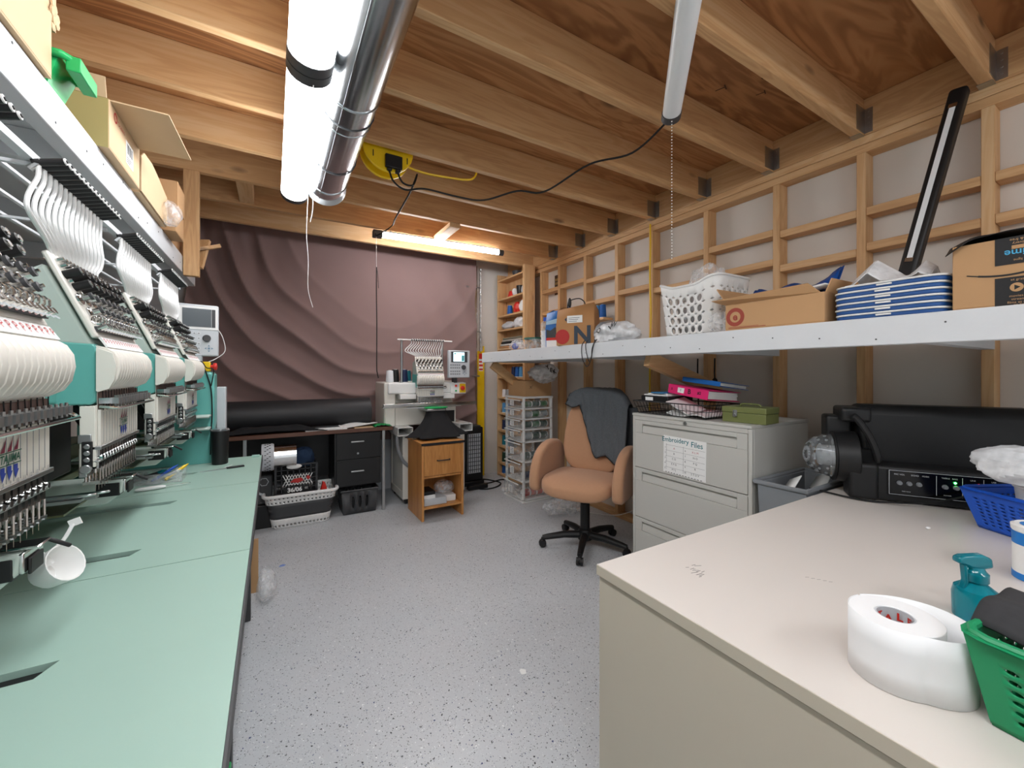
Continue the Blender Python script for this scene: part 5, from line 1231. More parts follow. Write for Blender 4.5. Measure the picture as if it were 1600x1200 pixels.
def binder(name, label, M, mt, w=.052, txt=None, L=.27, D=.25):
    b = thing('ring_binder', label, 'binder', tuple(M @ Vector((0, 0, 0)))); 
    m = MB(); m.box(0, .003, 0, L, 0, w, M); m.box(0, D, 0, L, 0, .003, M); m.box(0, D, 0, L, w - .003, w, M); m.build('cover', mt, b, .001)
    m = MB()
    for k in range(6): m.box(.012, D - .012 - .003 * (k % 3), .008, L - .008, .006 + k * (w - .012) / 6, .006 + (k + .8) * (w - .012) / 6, M)
    m.build('page_block', m_paper, b)
    if txt:
        F = M @ face((-.0006, L, 0), (0, -1, 0), (0, 0, 1))
        m = MB(); m.mi = 0; m.box(.07, .115, .012, .040, 0, .0006, F); m.mi = 1
        m.text('B', .036, F @ T((.15, w / 2, 0)), .0006, bold=.03); m.text('#2', .022, F @ T((.215, w / 2 + .002, 0)), .0006, bold=.02); m.text('B', .02, F @ T((.028, w / 2, 0)), .0006); m.text('1', .02, F @ T((.092, w / 2 + .001, .0006)), .0006, bold=.02)
        m.build('spine_label', [m_paper, m_ink], b, smooth=0)
    return b
binder('p', 'bright pink ring binder with B #2 on its spine leaning over the wire tray', T((1.94, 1.30, ZC + .102)) @ RZ(-6) @ RX(6) @ RY(4), m_pink, .052, 1)
binder('b', 'blue ring binder lying on top of the pink binder', T((2.00, 1.27, ZC + .172)) @ RZ(-4) @ RX(6) @ RY(6), mat('cobalt vinyl', (22, 98, 172), .35), .026, None, .24, .24)
tbx = thing('toolbox', 'small olive green metal toolbox with a latch on the filing cabinet', 'toolbox', (2.07, 1.13, ZC))
Mt = T((1.965, 1.235, ZC)) @ RZ(-86)
m = MB(); m.box(0, .205, 0, .135, 0, .048, Mt); m.build('body', m_olivebox, tbx, .003)
m = MB(); m.box(-.002, .207, -.002, .137, .0485, .078, Mt); m.build('lid', m_olivebox, tbx, .004)
m = MB(); m.box(.055, .075, -.006, -.002, .030, .062, Mt); m.cyl(Mt @ Vector((.065, -.007, .036)), Mt @ Vector((.065, -.011, .036)), .009, n=14); m.box(.060, .070, -.010, -.006, .04, .056, Mt); m.build('latch', m_steel, tbx, .001)
m = MB(); m.tube(spline([tuple(Mt @ Vector(p)) for p in ((.055, .067, .078), (.065, .067, .088), (.105, .067, .090), (.145, .067, .088), (.155, .067, .078))], 5), .004, 6); m.build('handle', m_olivebox, tbx)

# ------------------------------------------------------------------ office chair
chx = thing('office_chair', 'tan upholstered swivel chair on a black five star base, jacket over its back', 'chair', (1.93, 2.245, 0), None, True, -152)
m = MB()
def seatf(p):
    x, y, z = p
    return Vector((x, y, z - .028 * max(0, x / .26) ** 3 + .010 * (abs(y) / .25) ** 3))
m.sup((.03, 0, .465), (.265, .262, .062), (.55, .55), 40, 20, None, seatf); m.build('seat', m_tan, chx)
m = MB()
def backf(p):
    x, y, z = p
    zz = (z + .27) / .54
    k = 1.0 - .20 * max(0, (zz - .45) / .55) ** 2 - .10 * max(0, (.3 - zz) / .3)
    return Vector((x * (1.15 - .3 * zz) - .16 * zz + .055 * (y / .24) ** 2, y * k, z))
m.sup((-.165, 0, .79), (.052, .235, .285), (.5, .62), 44, 26, None, backf); m.build('backrest', m_tan, chx)
m = MB(); m.sup((-.215, 0, .535), (.06, .20, .10), (.6, .6), 30, 16); m.build('lumbar_roll', m_tan, chx)
for sy in (1, -1):
    m = MB(); o1 = [(-.24, .42), (-.255, .55), (-.235, .655), (-.17, .715), (-.08, .735), (.03, .725), (.12, .69), (.185, .63), (.225, .55), (.235, .47), (.215, .41), (.10, .40), (-.1, .40)]
    o1 = [tuple(p)[0::2] for p in spline([(a, 0, b) for a, b in o1 + o1[:1]], 4)[:-1]]
    m.prism(o1, sy * .30 - .036, sy * .30 + .036); m.build('armrest', m_tan, chx, .030, 4)
m = MB(); m.lathe([(.034, 0), (.034, .22), (.030, .225), (.030, .34)], 24, (0, 0, .09)); m.build('gas_column', m_black, chx)
m = MB(); m.box(-.13, .11, -.07, .07, .385, .405); m.bar((.0, -.02, .395), (.0, -.25, .40), .012); m.build('mechanism', m_black, chx, .006)
m = MB(); m.lathe([(.0, .055), (.05, .055), (.052, .10), (.042, .125), (.034, .13)], 20, (0, 0, 0)); m.build('hub', m_black, chx)
for k in range(5):
    a = rad(72 * k + 15)
    ca, sa = math.cos(a), math.sin(a)
    m = MB(); m.tube([(.03 * ca, .03 * sa, .088), (.15 * ca, .15 * sa, .088), (.27 * ca, .27 * sa, .072), (.305 * ca, .305 * sa, .066)], [.027, .024, .02, .017], 10); lg_ = m.build('base_leg', m_black, chx)
    m = MB(); px, py = .305 * ca, .305 * sa
    tx, ty = -sa, ca
    for s_ in (-1, 1): m.cyl((px + tx * .006 * s_, py + ty * .006 * s_, .027), (px + tx * .022 * s_, py + ty * .022 * s_, .027), .027, .024, n=18)
    m.cyl((px, py, .03), (px, py, .068), .010, n=10); m.sup((px, py, .036), (.022, .022, .022), nu=12, nv=8); m.build('caster', m_black, lg_)
jk = thing('jacket', 'heather grey jacket with black piping draped over the office chair back', 'jacket', (1.93, 2.245, .55), None, True, -152)
jk.location = (1.93, 2.245, 0)
def jack(u, v):
    y = -.215 + .475 * u
    zt = 1.088 - 1.1 * max(0, abs(y) - .10) ** 2 * 3 - .55 * max(0, y - .12) ** 2 * 3
    hem = 1.00 - .06 * max(0, (u - .05)) - (.0 if u < .22 else .34 * min(1, (u - .22) / .32) ** .75)
    hem -= .02 * math.sin(u * 16)
    xz = lambda z: -.165 - .16 * ((z - .52) / .54) + .055 * (y / .24) ** 2
    wr = .010 * math.sin(30 * (u - .25 * v) + 3 * noise.noise((u * 3, v * 2, 4))) + .008 * noise.noise((u * 7, v * 7, 1))
    if v < .42:
        t = v / .42; z = .66 + (zt - .66) * t; return (xz(z) - .078 - abs(wr) * .6 - .02 * (1 - t), y * (1 + .06 * (1 - t)), z)
    if v < .58:
        t = (v - .42) / .16; a = PI * t; return (xz(zt) - .078 * math.cos(a) * .92, y, zt + .036 * math.sin(a) + abs(wr) * .3)
    t = (v - .58) / .42; z = zt + (hem - zt) * t; return (xz(z) + .074 + .012 * t + abs(wr), y * (1 + .05 * t), z)
MB().grid(jack, 60, 60).build('shell', m_heather, jk, smooth=180, solid=.005)
m = MB(); m.tube([jack(i / 60, 1) for i in range(61)], .0045, 6); m.tube([jack(0, i / 40) for i in range(41)], .0045, 6); m.build('piping', m_ink, jk)
def sleeve(u, v):
    a = 2 * PI * u; zz = .98 - .42 * v
    return (-.31 + .06 * v + .045 * math.cos(a) + .008 * math.sin(9 * v + a), .255 + .02 * math.sin(5 * v) + .035 * math.sin(a), zz)
MB().grid(sleeve, 20, 22, True).build('sleeve', m_heather, jk, smooth=180, solid=.004)
# ------------------------------------------------------------------ corner thread rack
rk = thing('thread_rack', 'narrow floor to ceiling pine thread rack in the far right corner', 'rack', (2.41, 4.03, 0))
MB().box(2.35, 2.47, 3.725, 3.763, 0, 2.42).build('side_panel', WZ, rk, .002)
MB().box(2.35, 2.47, 4.325, 4.345, 0, 2.42).build('side_panel', WZ, rk, .002)
MB().box(2.473, 2.485, 3.725, 4.345, 0, 2.42).build('back_panel', WZ, rk)
RZL = [.03, .166, .37, .555, .76, .95, 1.19, 1.36, 1.53, 1.75, 1.92, 2.12, 2.35]
for z in RZL: MB().box(2.35, 2.472, 3.7635, 4.3245, z - .02, z).build('shelf', WY, rk, .001)
def on_shelf(i): return RZL[i] + .0004
words_ = ['bottom shelf', 'second shelf from the floor', 'third shelf from the floor', 'fourth shelf from the floor', 'fifth shelf from the floor', 'sixth shelf from the floor', 'shelf just below the white shelf']
for i, cols in ((0, (th_blue, th_navy)), (1, (th_dgreen, th_black)), (2, (th_teal, th_teal, th_navy)), (3, (th_navy, th_blue, th_navy)), (4, (th_sky, th_blue, th_navy)), (5, (th_white, th_grey)), (6, (th_navy, th_blue, th_sky, th_white))):
    for k, cm in enumerate(cols):
        cone(2.41, 4.27 - .085 * k if i != 6 else 4.05 - .085 * k, on_shelf(i), cm, .12 if i not in (5,) else .09, .03, '%s cone, %s from the far end on the rack\'s %s' % (cm.name.split()[0] if cm.name.split()[0] != 'dark' else 'dark green', ('first', 'second', 'third', 'last')[k], words_[i]), 'thread cones on the corner rack')
def ob(mb, name, mt, label, cat, bev=0, group=None, **kw): return tag(mb.build(name, mt, None, bev, **kw), label, cat, group)
ob(MB().lathe([(0, 0), (.045, 0), (.056, .05), (.054, .05), (.043, .004), (0, .004)], 24, (2.41, 3.98, on_shelf(12))), 'bowl', m_dgrey, 'dark grey bowl on the top shelf of the corner rack', 'bowl')
ob(MB().lathe([(0, 0), (.036, 0), (.044, .10), (.042, .10), (.034, .004), (0, .004)], 24, (2.405, 3.90, on_shelf(11))), 'cup', m_black, 'dark steel cup on the second shelf from the top', 'cup')
ob(MB().lathe([(0, 0), (.05, 0), (.03, .07), (0, .075)], 24, (2.41, 4.10, on_shelf(11))), 'bowl', m_red, 'red upturned bowl beside the dark cup on the rack', 'bowl')
ob(MB().crumple((2.41, 4.01, on_shelf(11) + .042), (.04, .035, .05), 41, .2), 'cloth_bundle', m_paper, 'white cloth between the red bowl and dark cup', 'cloth')
ob(MB().crumple((2.41, 3.82, on_shelf(11) + .042), (.04, .035, .05), 45, .2), 'cloth_bundle', m_lgrey, 'pale cloth right of the dark steel cup', 'cloth')
cone(2.405, 4.13, on_shelf(10), th_blue, .11, .032, 'blue thread cone on the rack shelf beside the red cloth', 'thread cones on the corner rack')
cone(2.385, 4.17, on_shelf(10), th_white, .04, .022, 'small white spool in front of the blue cone on the rack', 'thread cones on the corner rack') if 0 else None
ob(MB().crumple((2.41, 3.965, on_shelf(10) + .055), (.045, .05, .068), 51, .25), 'cloth_bundle', m_red, 'red cloth bundle on the third rack shelf from the top', 'cloth')
ob(MB().crumple((2.405, 3.83, on_shelf(10) + .06), (.045, .055, .07), 53, .25), 'cloth_bundle', m_paper, 'white cloth bundle right of the red cloth on the rack', 'cloth')
ob(MB().crumple((2.405, 4.14, on_shelf(9) + .042), (.05, .13, .05), 55, .28), 'plastic_bag', m_lgrey, 'grey plastic bag on the fourth rack shelf from the top', 'bag')
ob(MB().crumple((2.405, 3.90, on_shelf(9) + .055), (.05, .11, .065), 57, .28), 'plastic_bag', m_bag, 'white plastic bag beside the grey bag on the rack', 'bag')
for k, (mt, nm) in enumerate(((m_kraft, 'tan'), (m_paper, 'white'), (m_ink, 'black'), (m_lgrey, 'pale grey'), (m_olive, 'olive'))):
    ob(MB().box(2.355, 2.465, 3.80, 4.30 - .02 * k, on_shelf(8) + .0005 + k * .024, on_shelf(8) + .0235 + k * .024), 'folded_cloth', mat('folded ' + nm, {'tan': (186, 140, 96), 'white': (222, 220, 214), 'black': (34, 33, 32), 'pale grey': (176, 172, 164), 'olive': (128, 122, 104)}[nm], .9), '%s folded cloth in the pile on the rack shelf above the lidded tub' % nm, 'cloth', .008, 'folded cloth on the corner rack')
# ------------------------------------------------------------------ drawer cart with spools
dc_ = thing('drawer_cart', 'white framed tower of clear plastic drawers full of thread by the rack', 'drawer cart', (2.22, 3.44, 0))
XA, XB, YA_, YB_ = 2.05, 2.40, 3.275, 3.62
LV = [(.035, .185), (.205, .375), (.395, .565), (.585, .690), (.705, .790), (.805, .890), (.905, .985)]
m = MB()
for x in (XA + .005, XB - .025):
    for y in (YA_, YB_ - .02): m.box(x, x + .02, y, y + .02, .012, 1.0)
for a, b in LV: m.box(XA + .005, XB - .005, YA_, YB_, a - .018, a - .006)
m.box(XA, XB, YA_ - .003, YB_ + .003, .992, 1.012); m.box(XA - .01, XB, YA_ - .008, YB_ + .008, .0, .012)
m.build('frame', m_wplas, dc_, .002)
nm_ = ['bottom', 'second', 'third', 'fourth', 'fifth', 'sixth', 'top']
for i, (a, b) in enumerate(LV):
    m = MB(); x0 = XA - (.03 if i == 0 else .012)
    def front(u, v): return (x0 + .004 - .012 * math.sin(PI * u), YA_ + .024 + (YB_ - YA_ - .048) * u, a + .004 + (b - a - .012) * v)
    m.grid(front, 10, 2); m.add([(x0 + .004, YA_ + .024, a), (XB - .03, YA_ + .024, a), (XB - .03, YA_ + .024, b - .008), (x0 + .004, YA_ + .024, b - .008)], [(0, 1, 2, 3)]); m.add([(x0 + .004, YB_ - .024, a), (XB - .03, YB_ - .024, a), (XB - .03, YB_ - .024, b - .008), (x0 + .004, YB_ - .024, b - .008)], [(0, 1, 2, 3)]); m.add([(x0 + .004, YA_ + .024, a), (XB - .03, YA_ + .024, a), (XB - .03, YB_ - .024, a), (x0 + .004, YB_ - .024, a)], [(0, 1, 2, 3)])
    dr = m.build('drawer', m_clearp, dc_, smooth=180)
    m = MB(); m.box(x0 - .014, x0 - .002, YA_ + .024, YB_ - .024, b - .014, b - .004); m.build('drawer_lip', m_wplas, dr, .003)
    m = MB(); m.mi = 0; zc = (a + b) / 2; s_ = .034 if b - a > .12 else .024; m.box(x0 - .0105, x0 - .0092, 3.41, 3.48, zc - s_, zc + s_); m.mi = 1
    for q in range(4): m.box(x0 - .0112, x0 - .0106, 3.418, 3.455 + .005 * (q % 3), zc - s_ + .008 + q * s_ * .42, zc - s_ + .011 + q * s_ * .42)
    m.build('drawer_label', [m_paper, m_ink], dr, smooth=0)
pal = [(th_red, th_pink, th_pink, th_red), (th_navy, th_grey, th_navy), (th_dgreen, th_dgreen, th_grey, th_dgreen), (th_grey, th_dgreen, th_dgreen), (th_dgreen, th_green, th_dgreen), (th_grey, th_green, th_grey), (th_green, th_dgreen, th_green)]
for i, (a, b) in enumerate(LV):
    r = min(.036, (b - a) / 2 - .012)
    for k, cm in enumerate(pal[i]):
        L = .085; xs = 2.095 + k * .092 if len(pal[i]) == 3 else 2.09 + k * .075
        L = .085 if len(pal[i]) == 3 else .066
        t = thing('thread_spool', '%s spool, %s from the front, %s drawer in the clear cart' % (cm.name.split(' thread')[0], ('first', 'second', 'third', 'fourth')[k], nm_[i] if i in (0, 6) else nm_[i] + ' lowest'), 'spool', (xs, 3.345, a), 'thread spools in the drawer cart')
        m = MB(); m.lathe([(r * .95, .004), (r * .95, L - .004), (r * .3, L - .004), (r * .3, .004)], 18, (xs, 3.345, a + r + .002), 'x', True); m.build('thread', cm, t)
        m = MB(); m.lathe([(r * .28, -.002), (r, -.002), (r, .003), (r * .28, .003)], 18, (xs, 3.345, a + r + .002), 'x', True); m.lathe([(r * .28, 0), (r, 0), (r, .005), (r * .28, .005)], 18, (xs + L - .003, 3.345, a + r + .002), 'x', True); m.build('flange', m_wplas, t)
cbx = carton('cardboard_box', 'brown cardboard box on top of the clear drawer cart', 2.08, 2.39, 3.285, 3.60, 1.0125, 1.165, m_card, open_=False)
m = MB(); m.text('X', .04, face((2.145, 3.2843, 1.10), (1, 0, 0), (0, 0, 1)), .0005); m.text('/', .04, face((2.165, 3.2843, 1.11), (1, 0, 0), (0, 0, 1)), .0005); m.build('box_mark', m_ink, cbx, smooth=0)
m = MB(); m.crumple((2.30, 3.30, 1.235), (.15, .13, .085), 61, .35, flat=False); pg = m.build('plastic_bag', m_bag); tag(pg, 'white carrier bag with black letters slumped on the cardboard box under the shelf', 'bag')
m = MB(); 
for tx, x, z, a in (('Y', 2.25, 1.29, 20), ('E', 2.29, 1.265, -20), ('K', 2.33, 1.25, 10)): m.text(tx, .06, face((x, 3.155, z), (1, .1, 0), (0, .35, 1)) @ RZ(a), .003, bold=.03)
m.build('bag_lettering', m_ink, pg, smooth=0)
m = MB(); m.crumple((2.23, 2.88, .055), (.17, .10, .066), 71, .35); tag(m.build('plastic_bag', m_clear), 'crumpled clear plastic bag on the floor behind the chair', 'bag')

# ------------------------------------------------------------------ black and walnut desk along the curtain
bd = thing('desk', 'black steel desk with a walnut top standing before the mauve curtain', 'desk', (.2, 3.98, 0))
MB().box(-.70, .945, 3.745, 4.24, .722, .752).build('desktop', WDESK, bd, .002)
MB().box(.455, .845, 3.775, 4.20, .250, .7215).build('pedestal', m_black, bd, .003)
for z0, z1 in ((.490, .712), (.258, .482)):
    d = MB().box(.472, .838, 3.762, 3.7745, z0, z1).build('drawer', m_black, bd, .002)
    m = MB(); zc = z1 - .072 if z0 > .4 else z1 - .10; m.bar((.585, 3.745, zc), (.695, 3.745, zc), .010, .012); m.box(.588, .596, 3.745, 3.762, zc - .004, zc + .004); m.box(.684, .692, 3.745, 3.762, zc - .004, zc + .004); m.build('handle', m_steel, d, .002)
m = MB(); m.cyl((.645, 3.7615, .535), (.645, 3.755, .535), .009, n=16); m.build('lock', m_steel, bd)
for x, y in ((.855, 3.765), (.855, 4.19), (-.66, 3.765), (-.66, 4.19), (-.20, 3.80)): MB().box(x, x + .025, y, y + .025, 0, .7215).build('leg', m_steel, bd, .002)
MB().box(-.66, .455, 4.17, 4.185, .28, .7215).build('modesty_panel', m_black, bd)
rl2 = thing('fabric_roll', 'long thick roll of black vinyl fabric lying on the walnut topped desk', 'fabric roll', (.21, 4.04, .7525))
m = MB(); m.lathe([(.03, 0), (.126, 0), (.126, 1.17), (.03, 1.17)], 56, (-.375, 4.03, .7525 + .1265), 'x', True); m.build('roll', mat('black vinyl', (40, 40, 42), .5, var=.1, bump=.1, bs=200), rl2, .004)
m = MB(); m.lathe([(.024, -.002), (.030, -.002), (.030, 1.172), (.024, 1.172)], 24, (-.375, 4.03, .879), 'x', True); m.build('core', m_card, rl2)
m = MB(); m.grid(lambda u, v: (-.34 + .74 * u, 3.765 + .16 * v, .7535 + .082 * (math.sin(PI * u) ** .6) * (math.sin(PI * min(1, v * .9 + .08)) ** .8) * (.7 + .5 * abs(noise.noise((u * 5, v * 3, 2)))) * (1.1 - .5 * u)), 50, 16); tag(m.build('garment', m_bcloth, smooth=60, solid=.004), 'black garment lying along the front of the walnut desktop', 'garment')
for k in range(3):
    mg = MB().box(.235 + .008 * k, .56 - .02 * k, 3.77 + .01 * k, 3.90, .7527 + .008 * k, .7597 + .008 * k).build('magazine', m_paper, None, .001)
    tag(mg, '%s magazine of the pile at the front middle of the walnut desktop' % ('bottom', 'middle', 'top dark covered')[k], 'magazine', 'magazines on the walnut desktop')
m = MB(); m.box(.26, .50, 3.785, 3.89, .7768, .7772); m.build('cover', m_dgrey, mg)
m = MB(); m.grid(lambda u, v: (.52 + .30 * u, 3.80 + .18 * v, .756 + .035 * u + .02 * math.sin(u * 5) * v), 12, 6); tag(m.build('paper_sheet', m_paper, solid=.006, smooth=0), 'loose white papers curling on the right of the walnut desktop', 'paper')
m = MB(); m.box(.62, .78, 3.775, 3.90, .7527, .757); tag(m.build('paper_pad', m_card2), 'tan cardboard pad beneath the loose papers on the desk', 'pad')
m = MB(); m.grid(lambda u, v: (.79 + .15 * u, 3.76 + .14 * v, .7545 + .018 * abs(noise.noise((u * 4, v * 4, 9))) + .010 * math.sin(PI * u)), 14, 10); tag(m.build('cloth_scrap', m_bgreen, smooth=40, solid=.003), 'bright green cloth scrap at the right end of the walnut desktop', 'cloth')
# collapsible laundry basket with milk crate and can
cb = thing('laundry_basket', 'white rimmed collapsible grey laundry basket on the floor under the desk', 'basket', (.2, 3.84, 0))
def cw(z, a, b): return [tuple(Vector((.205, 3.845, z)) + Vector(rrp(q / 56, a, b, .055)).to_3d()) for q in range(56)]
def shell(m, rings):
    n = 56; vs = [p for r_ in rings for p in r_]; m.add(vs, [(j * n + i, j * n + (i + 1) % n, (j + 1) * n + (i + 1) % n, (j + 1) * n + i) for j in range(len(rings) - 1) for i in range(n)]); return m
m = MB(); shell(m, [cw(.078, .222, .135), cw(.10, .228, .14), cw(.12, .224, .137), cw(.15, .238, .148), cw(.17, .234, .145), cw(.205, .25, .155)]); m.build('folding_wall', m_dgrey, cb, solid=.003)
m = MB(); m.holed(lambda u, v: tuple(Vector((.205, 3.845, .20 + .065 * v)) + Vector(rrp(u, .25 + .012 * v, .155 + .01 * v, .06)).to_3d()), 54, 2, .20, 12); m.tube(cw(.268, .268, .172), .012, 8, True); m.build('rim', m_wplas, cb, solid=.004)
m = MB(); m.holed(lambda u, v: tuple(Vector((.205, 3.845, .004 + .075 * v)) + Vector(rrp(u, .208 + .014 * v, .123 + .012 * v, .05)).to_3d()), 46, 2, .24, 12, lambda i, j: j == 1, ru=.30); m.prism([p[:2] for p in cw(0, .207, .122)], .0, .006, 'z'); m.build('base', m_wplas, cb, solid=.004)
for v_ in (-1, 1): MB().tube(spline([(.205 + v_ * .26, 3.78, .268), (.205 + v_ * .30, 3.80, .285), (.205 + v_ * .305, 3.845, .29), (.205 + v_ * .30, 3.89, .285), (.205 + v_ * .26, 3.91, .268)], 5), .010, 8).build('handle', m_lgrey, cb)
mc = thing('milk_crate', 'black milk crate lettered 36/06 standing in the laundry basket', 'crate', (.17, 3.86, .2))
cx0, cx1, cy0, cy1, cz0, cz1 = .02, .315, 3.735, 3.99, .235, .495
m = MB()
def cwall(o, ux, n, skip=None):
    for j in range(8):
        z = cz0 + (cz1 - cz0) * j / 7
        m.bar(Vector(o) + Vector((0, 0, z - cz0)), Vector(o) + Vector(ux) + Vector((0, 0, z - cz0)), .008, .012 if j in (0, 7) else .007)
    for i in range(n + 1):
        p = Vector(o) + Vector(ux) * (i / n); m.bar(p, p + Vector((0, 0, cz1 - cz0)), .008, .007)
for o_, u_, n_ in (((cx0, cy0, cz0), (cx1 - cx0, 0, 0), 7), ((cx0, cy1, cz0), (cx1 - cx0, 0, 0), 7), ((cx0, cy0, cz0), (0, cy1 - cy0, 0), 6), ((cx1, cy0, cz0), (0, cy1 - cy0, 0), 6)): cwall(o_, u_, n_)
m.box(cx0, cx1, cy0, cy1, cz0, cz0 + .004)
for x in (cx0, cx1):
    for y in (cy0, cy1): m.box(x - .008, x + .008, y - .008, y + .008, cz0, cz1)
m.build('crate_frame', mat('worn black plastic', (44, 44, 46), .35), mc)
m = MB(); m.box(cx0 + .055, cx1 - .055, cy0 - .006, cy0 + .004, cz0 + .035, cz0 + .085); m.build('name_plate', m_black, mc)
m = MB(); m.text('36/06', .046, face((.155, cy0 - .0065, cz0 + .060), (1, 0, 0), (0, 0, 1)), .0008, bold=.04); m.text('EZ', .02, face((.238, cy0 - .0065, cz0 + .066), (1, 0, 0), (0, 0, 1)), .0008); m.build('crate_lettering', m_paper, mc, smooth=0)
m = MB()
for i in range(9):
    for s_ in (-1, 1): m.bar((.07 + i * .021, cy0 - .0045, cz0 + .095 if s_ > 0 else cz0 + .185), (.07 + i * .021 + .045, cy0 - .0045, cz0 + .185 if s_ > 0 else cz0 + .095), .004, .005)
m.build('lattice', m_paper, mc)
m = MB(); m.prism([(.12, cz0 + .125), (.15, cz0 + .15), (.20, cz0 + .155), (.22, cz0 + .13), (.18, cz0 + .115)], cy0 - .009, cy0 - .0075, 'y'); m.prism([(.235, cz0 + .15), (.255, cz0 + .13), (.27, cz0 + .15), (.25, cz0 + .17)], cy0 - .009, cy0 - .0075, 'y'); m.build('logo_mark', m_rink, mc, smooth=0)
cy = thing('cap_frame_driver', 'shiny round steel cap frame cylinder lying on the milk crate', 'cylinder', (.06, 3.72, .505))
m = MB(); m.lathe([(.078, .085), (.088, .085), (.088, .24), (.080, .24), (.078, .10)], 40, (-.075, 3.745, .575), 'x', False); m.build('drum', m_chrome, cy)
m = MB(); m.lathe([(.080, .0), (.104, .0), (.106, .02), (.106, .075), (.100, .085), (.080, .085)], 40, (-.075, 3.745, .575), 'x', True); m.build('drum_flange', m_lgrey, cy, .002)
m = MB()
for i in range(60):
    a = i * 6; z = .02 + .03 * ((i * 7) % 3) / 2
    p = Vector((-.075 + z, 3.745 + .108 * math.sin(rad(a)), .575 + .108 * math.cos(rad(a)))); m.bar(p, p + Vector((.012, 0, 0)), .006, .004)
m.build('flange_mark', m_ink, cy)
m = MB(); m.crumple((.225, 3.90, .52), (.085, .07, .09), 81, .25); tag(m.build('garment', m_ncloth), 'folded navy cloth sitting in the milk crate', 'garment')
m = MB(); m.sup((.15, 3.715, .487), (.055, .012, .020), (1, 1)); tag(m.build('hand_scoop', m_wplas), 'white plastic scoop hooked on the front of the milk crate', 'scoop')
m = MB(); m.prism([(.345, .25), (.40, .25), (.385, .31), (.365, .325)], 3.75, 3.80, 'y'); sp_ = m.build('pouch', m_red, None, .004); tag(sp_, 'small red pouch in the laundry basket beside the crate', 'pouch')
m = MB(); m.crumple((.37, 3.80, .235), (.05, .05, .03), 83, .2); tag(m.build('cloth_scrap', m_paper), 'white cloth scrap in the laundry basket', 'cloth')
m = MB(); m.box(-.22, .0, 3.80, 4.10, .19, .42); tag(m.build('equipment_case', m_dgrey, None, .012), 'dark grey case with a hexagon mark behind the mint table corner', 'case')
hx = [( -.04 + .032 * math.cos(rad(60 * k)), .39 + .032 * math.sin(rad(60 * k))) for k in range(6)]
m = MB(); m.tube([(a - .02, 3.7985, b - .02) for a, b in hx], .003, 6, True); m.build('hexagon_mark', m_lgrey, bpy.data.objects['equipment_case'])
m = MB(); m.box(-.23, .0, 3.79, 4.11, .0, .189); tag(m.build('storage_box', m_black, None, .01), 'black box on the floor under the dark grey case', 'box')
to = thing('storage_tote', 'dark grey slotted plastic tote under the desk drawers', 'tote', (.67, 3.9, 0))
m = MB()
for s_, (ax, ay, bx_, by_) in enumerate(((.53, 3.78, .80, 3.78), (.80, 3.78, .80, 4.02), (.80, 4.02, .53, 4.02), (.53, 4.02, .53, 3.78))):
    def fw(u, v, a=(ax, ay), b=(bx_, by_)):
        k = 1 + .13 * v; x = a[0] + (b[0] - a[0]) * u; y = a[1] + (b[1] - a[1]) * u
        return (.665 + (x - .665) * k, 3.90 + (y - 3.90) * k, .004 + .205 * v)
    m.holed(fw, 5, 1, .26, 12, lambda i, j: i in (0, 4), .22); 
m.add([(.53, 3.78, .004), (.80, 3.78, .004), (.80, 4.02, .004), (.53, 4.02, .004)], [(0, 1, 2, 3)]); m.build('tub', m_dgrey, to, solid=.004)
m = MB(); m.tube([(.508, 3.762, .210), (.822, 3.762, .210), (.822, 4.038, .210), (.508, 4.038, .210)], .009, 8, True); m.build('rim', m_dgrey, to)
m = MB(); m.box(.55, .78, 3.80, 4.0, .008, .15); tag(m.build('cloth_stack', m_black, None, .02), 'black cloth filling the slotted grey tote', 'cloth')

# ------------------------------------------------------------------ single head machine on its stand
sm = thing('embroidery_machine', 'white single head embroidery machine on a stand beside the walnut topped desk', 'embroidery machine', (1.3, 4.0, 0))
m = MB(); m.box(1.05, 1.13, 3.80, 3.84, .05, .655); m.box(1.05, 1.085, 3.84, 4.24, .05, .12); m.box(1.05, 1.13, 4.20, 4.24, .05, .655); m.box(1.055, 1.08, 3.84, 4.20, .12, .655); m.build('stand_panel', m_cream, sm, .004)
m = MB(); m.box(1.60, 1.68, 3.80, 3.84, .05, .655); m.box(1.645, 1.68, 3.84, 4.24, .05, .655); m.build('stand_panel', m_cream, sm, .004)
m = MB(); m.box(1.09, 1.645, 4.19, 4.22, .08, .62); m.build('stand_back', m_cream, sm)
for x in (.99, 1.60):
    m = MB()
    for a in ((0, .004, 0, .075), (.136, .14, 0, .075), (.004, .136, 0, .004), (.004, .136, .071, .075)): m.box(x + a[0], x + a[1], 3.74, 4.26, .657 + a[2], .657 + a[3])
    m.build('support_tube', m_wplas, sm)
for x, y in ((1.09, 3.83), (1.64, 3.83), (1.09, 4.21), (1.64, 4.21)):
    m = MB(); m.cyl((x - .012, y, .026), (x + .012, y, .026), .026, n=18); m.box(x - .018, x + .018, y - .014, y + .014, .03, .052); m.build('caster', m_black, sm)
m = MB(); m.prism([(3.88, .733), (4.25, .733), (4.25, 1.13), (4.12, 1.16), (3.98, 1.16), (3.98, .95), (3.88, .93)], 1.0, 1.62, 'x'); m.build('lower_body', m_cream, sm, .01, 2)
m = MB(); m.box(.895, .999, 3.86, 4.25, .733, 1.150); m.build('body_column', m_cream, sm, .012, 2)
m = MB(); m.box(.925, 1.70, 3.84, 4.10, 1.04, 1.145); m.build('crossbeam', m_wplas, sm, .014, 3)
m = MB(); m.box(1.03, 1.19, 3.81, 3.95, .99, 1.038); m.box(1.46, 1.58, 3.82, 3.95, .985, 1.038); m.build('beam_underside', m_wplas, sm, .005)
m = MB(); m.box(1.42, 1.60, 3.876, 3.8795, .745, .86); m.build('control_window', m_black, sm)
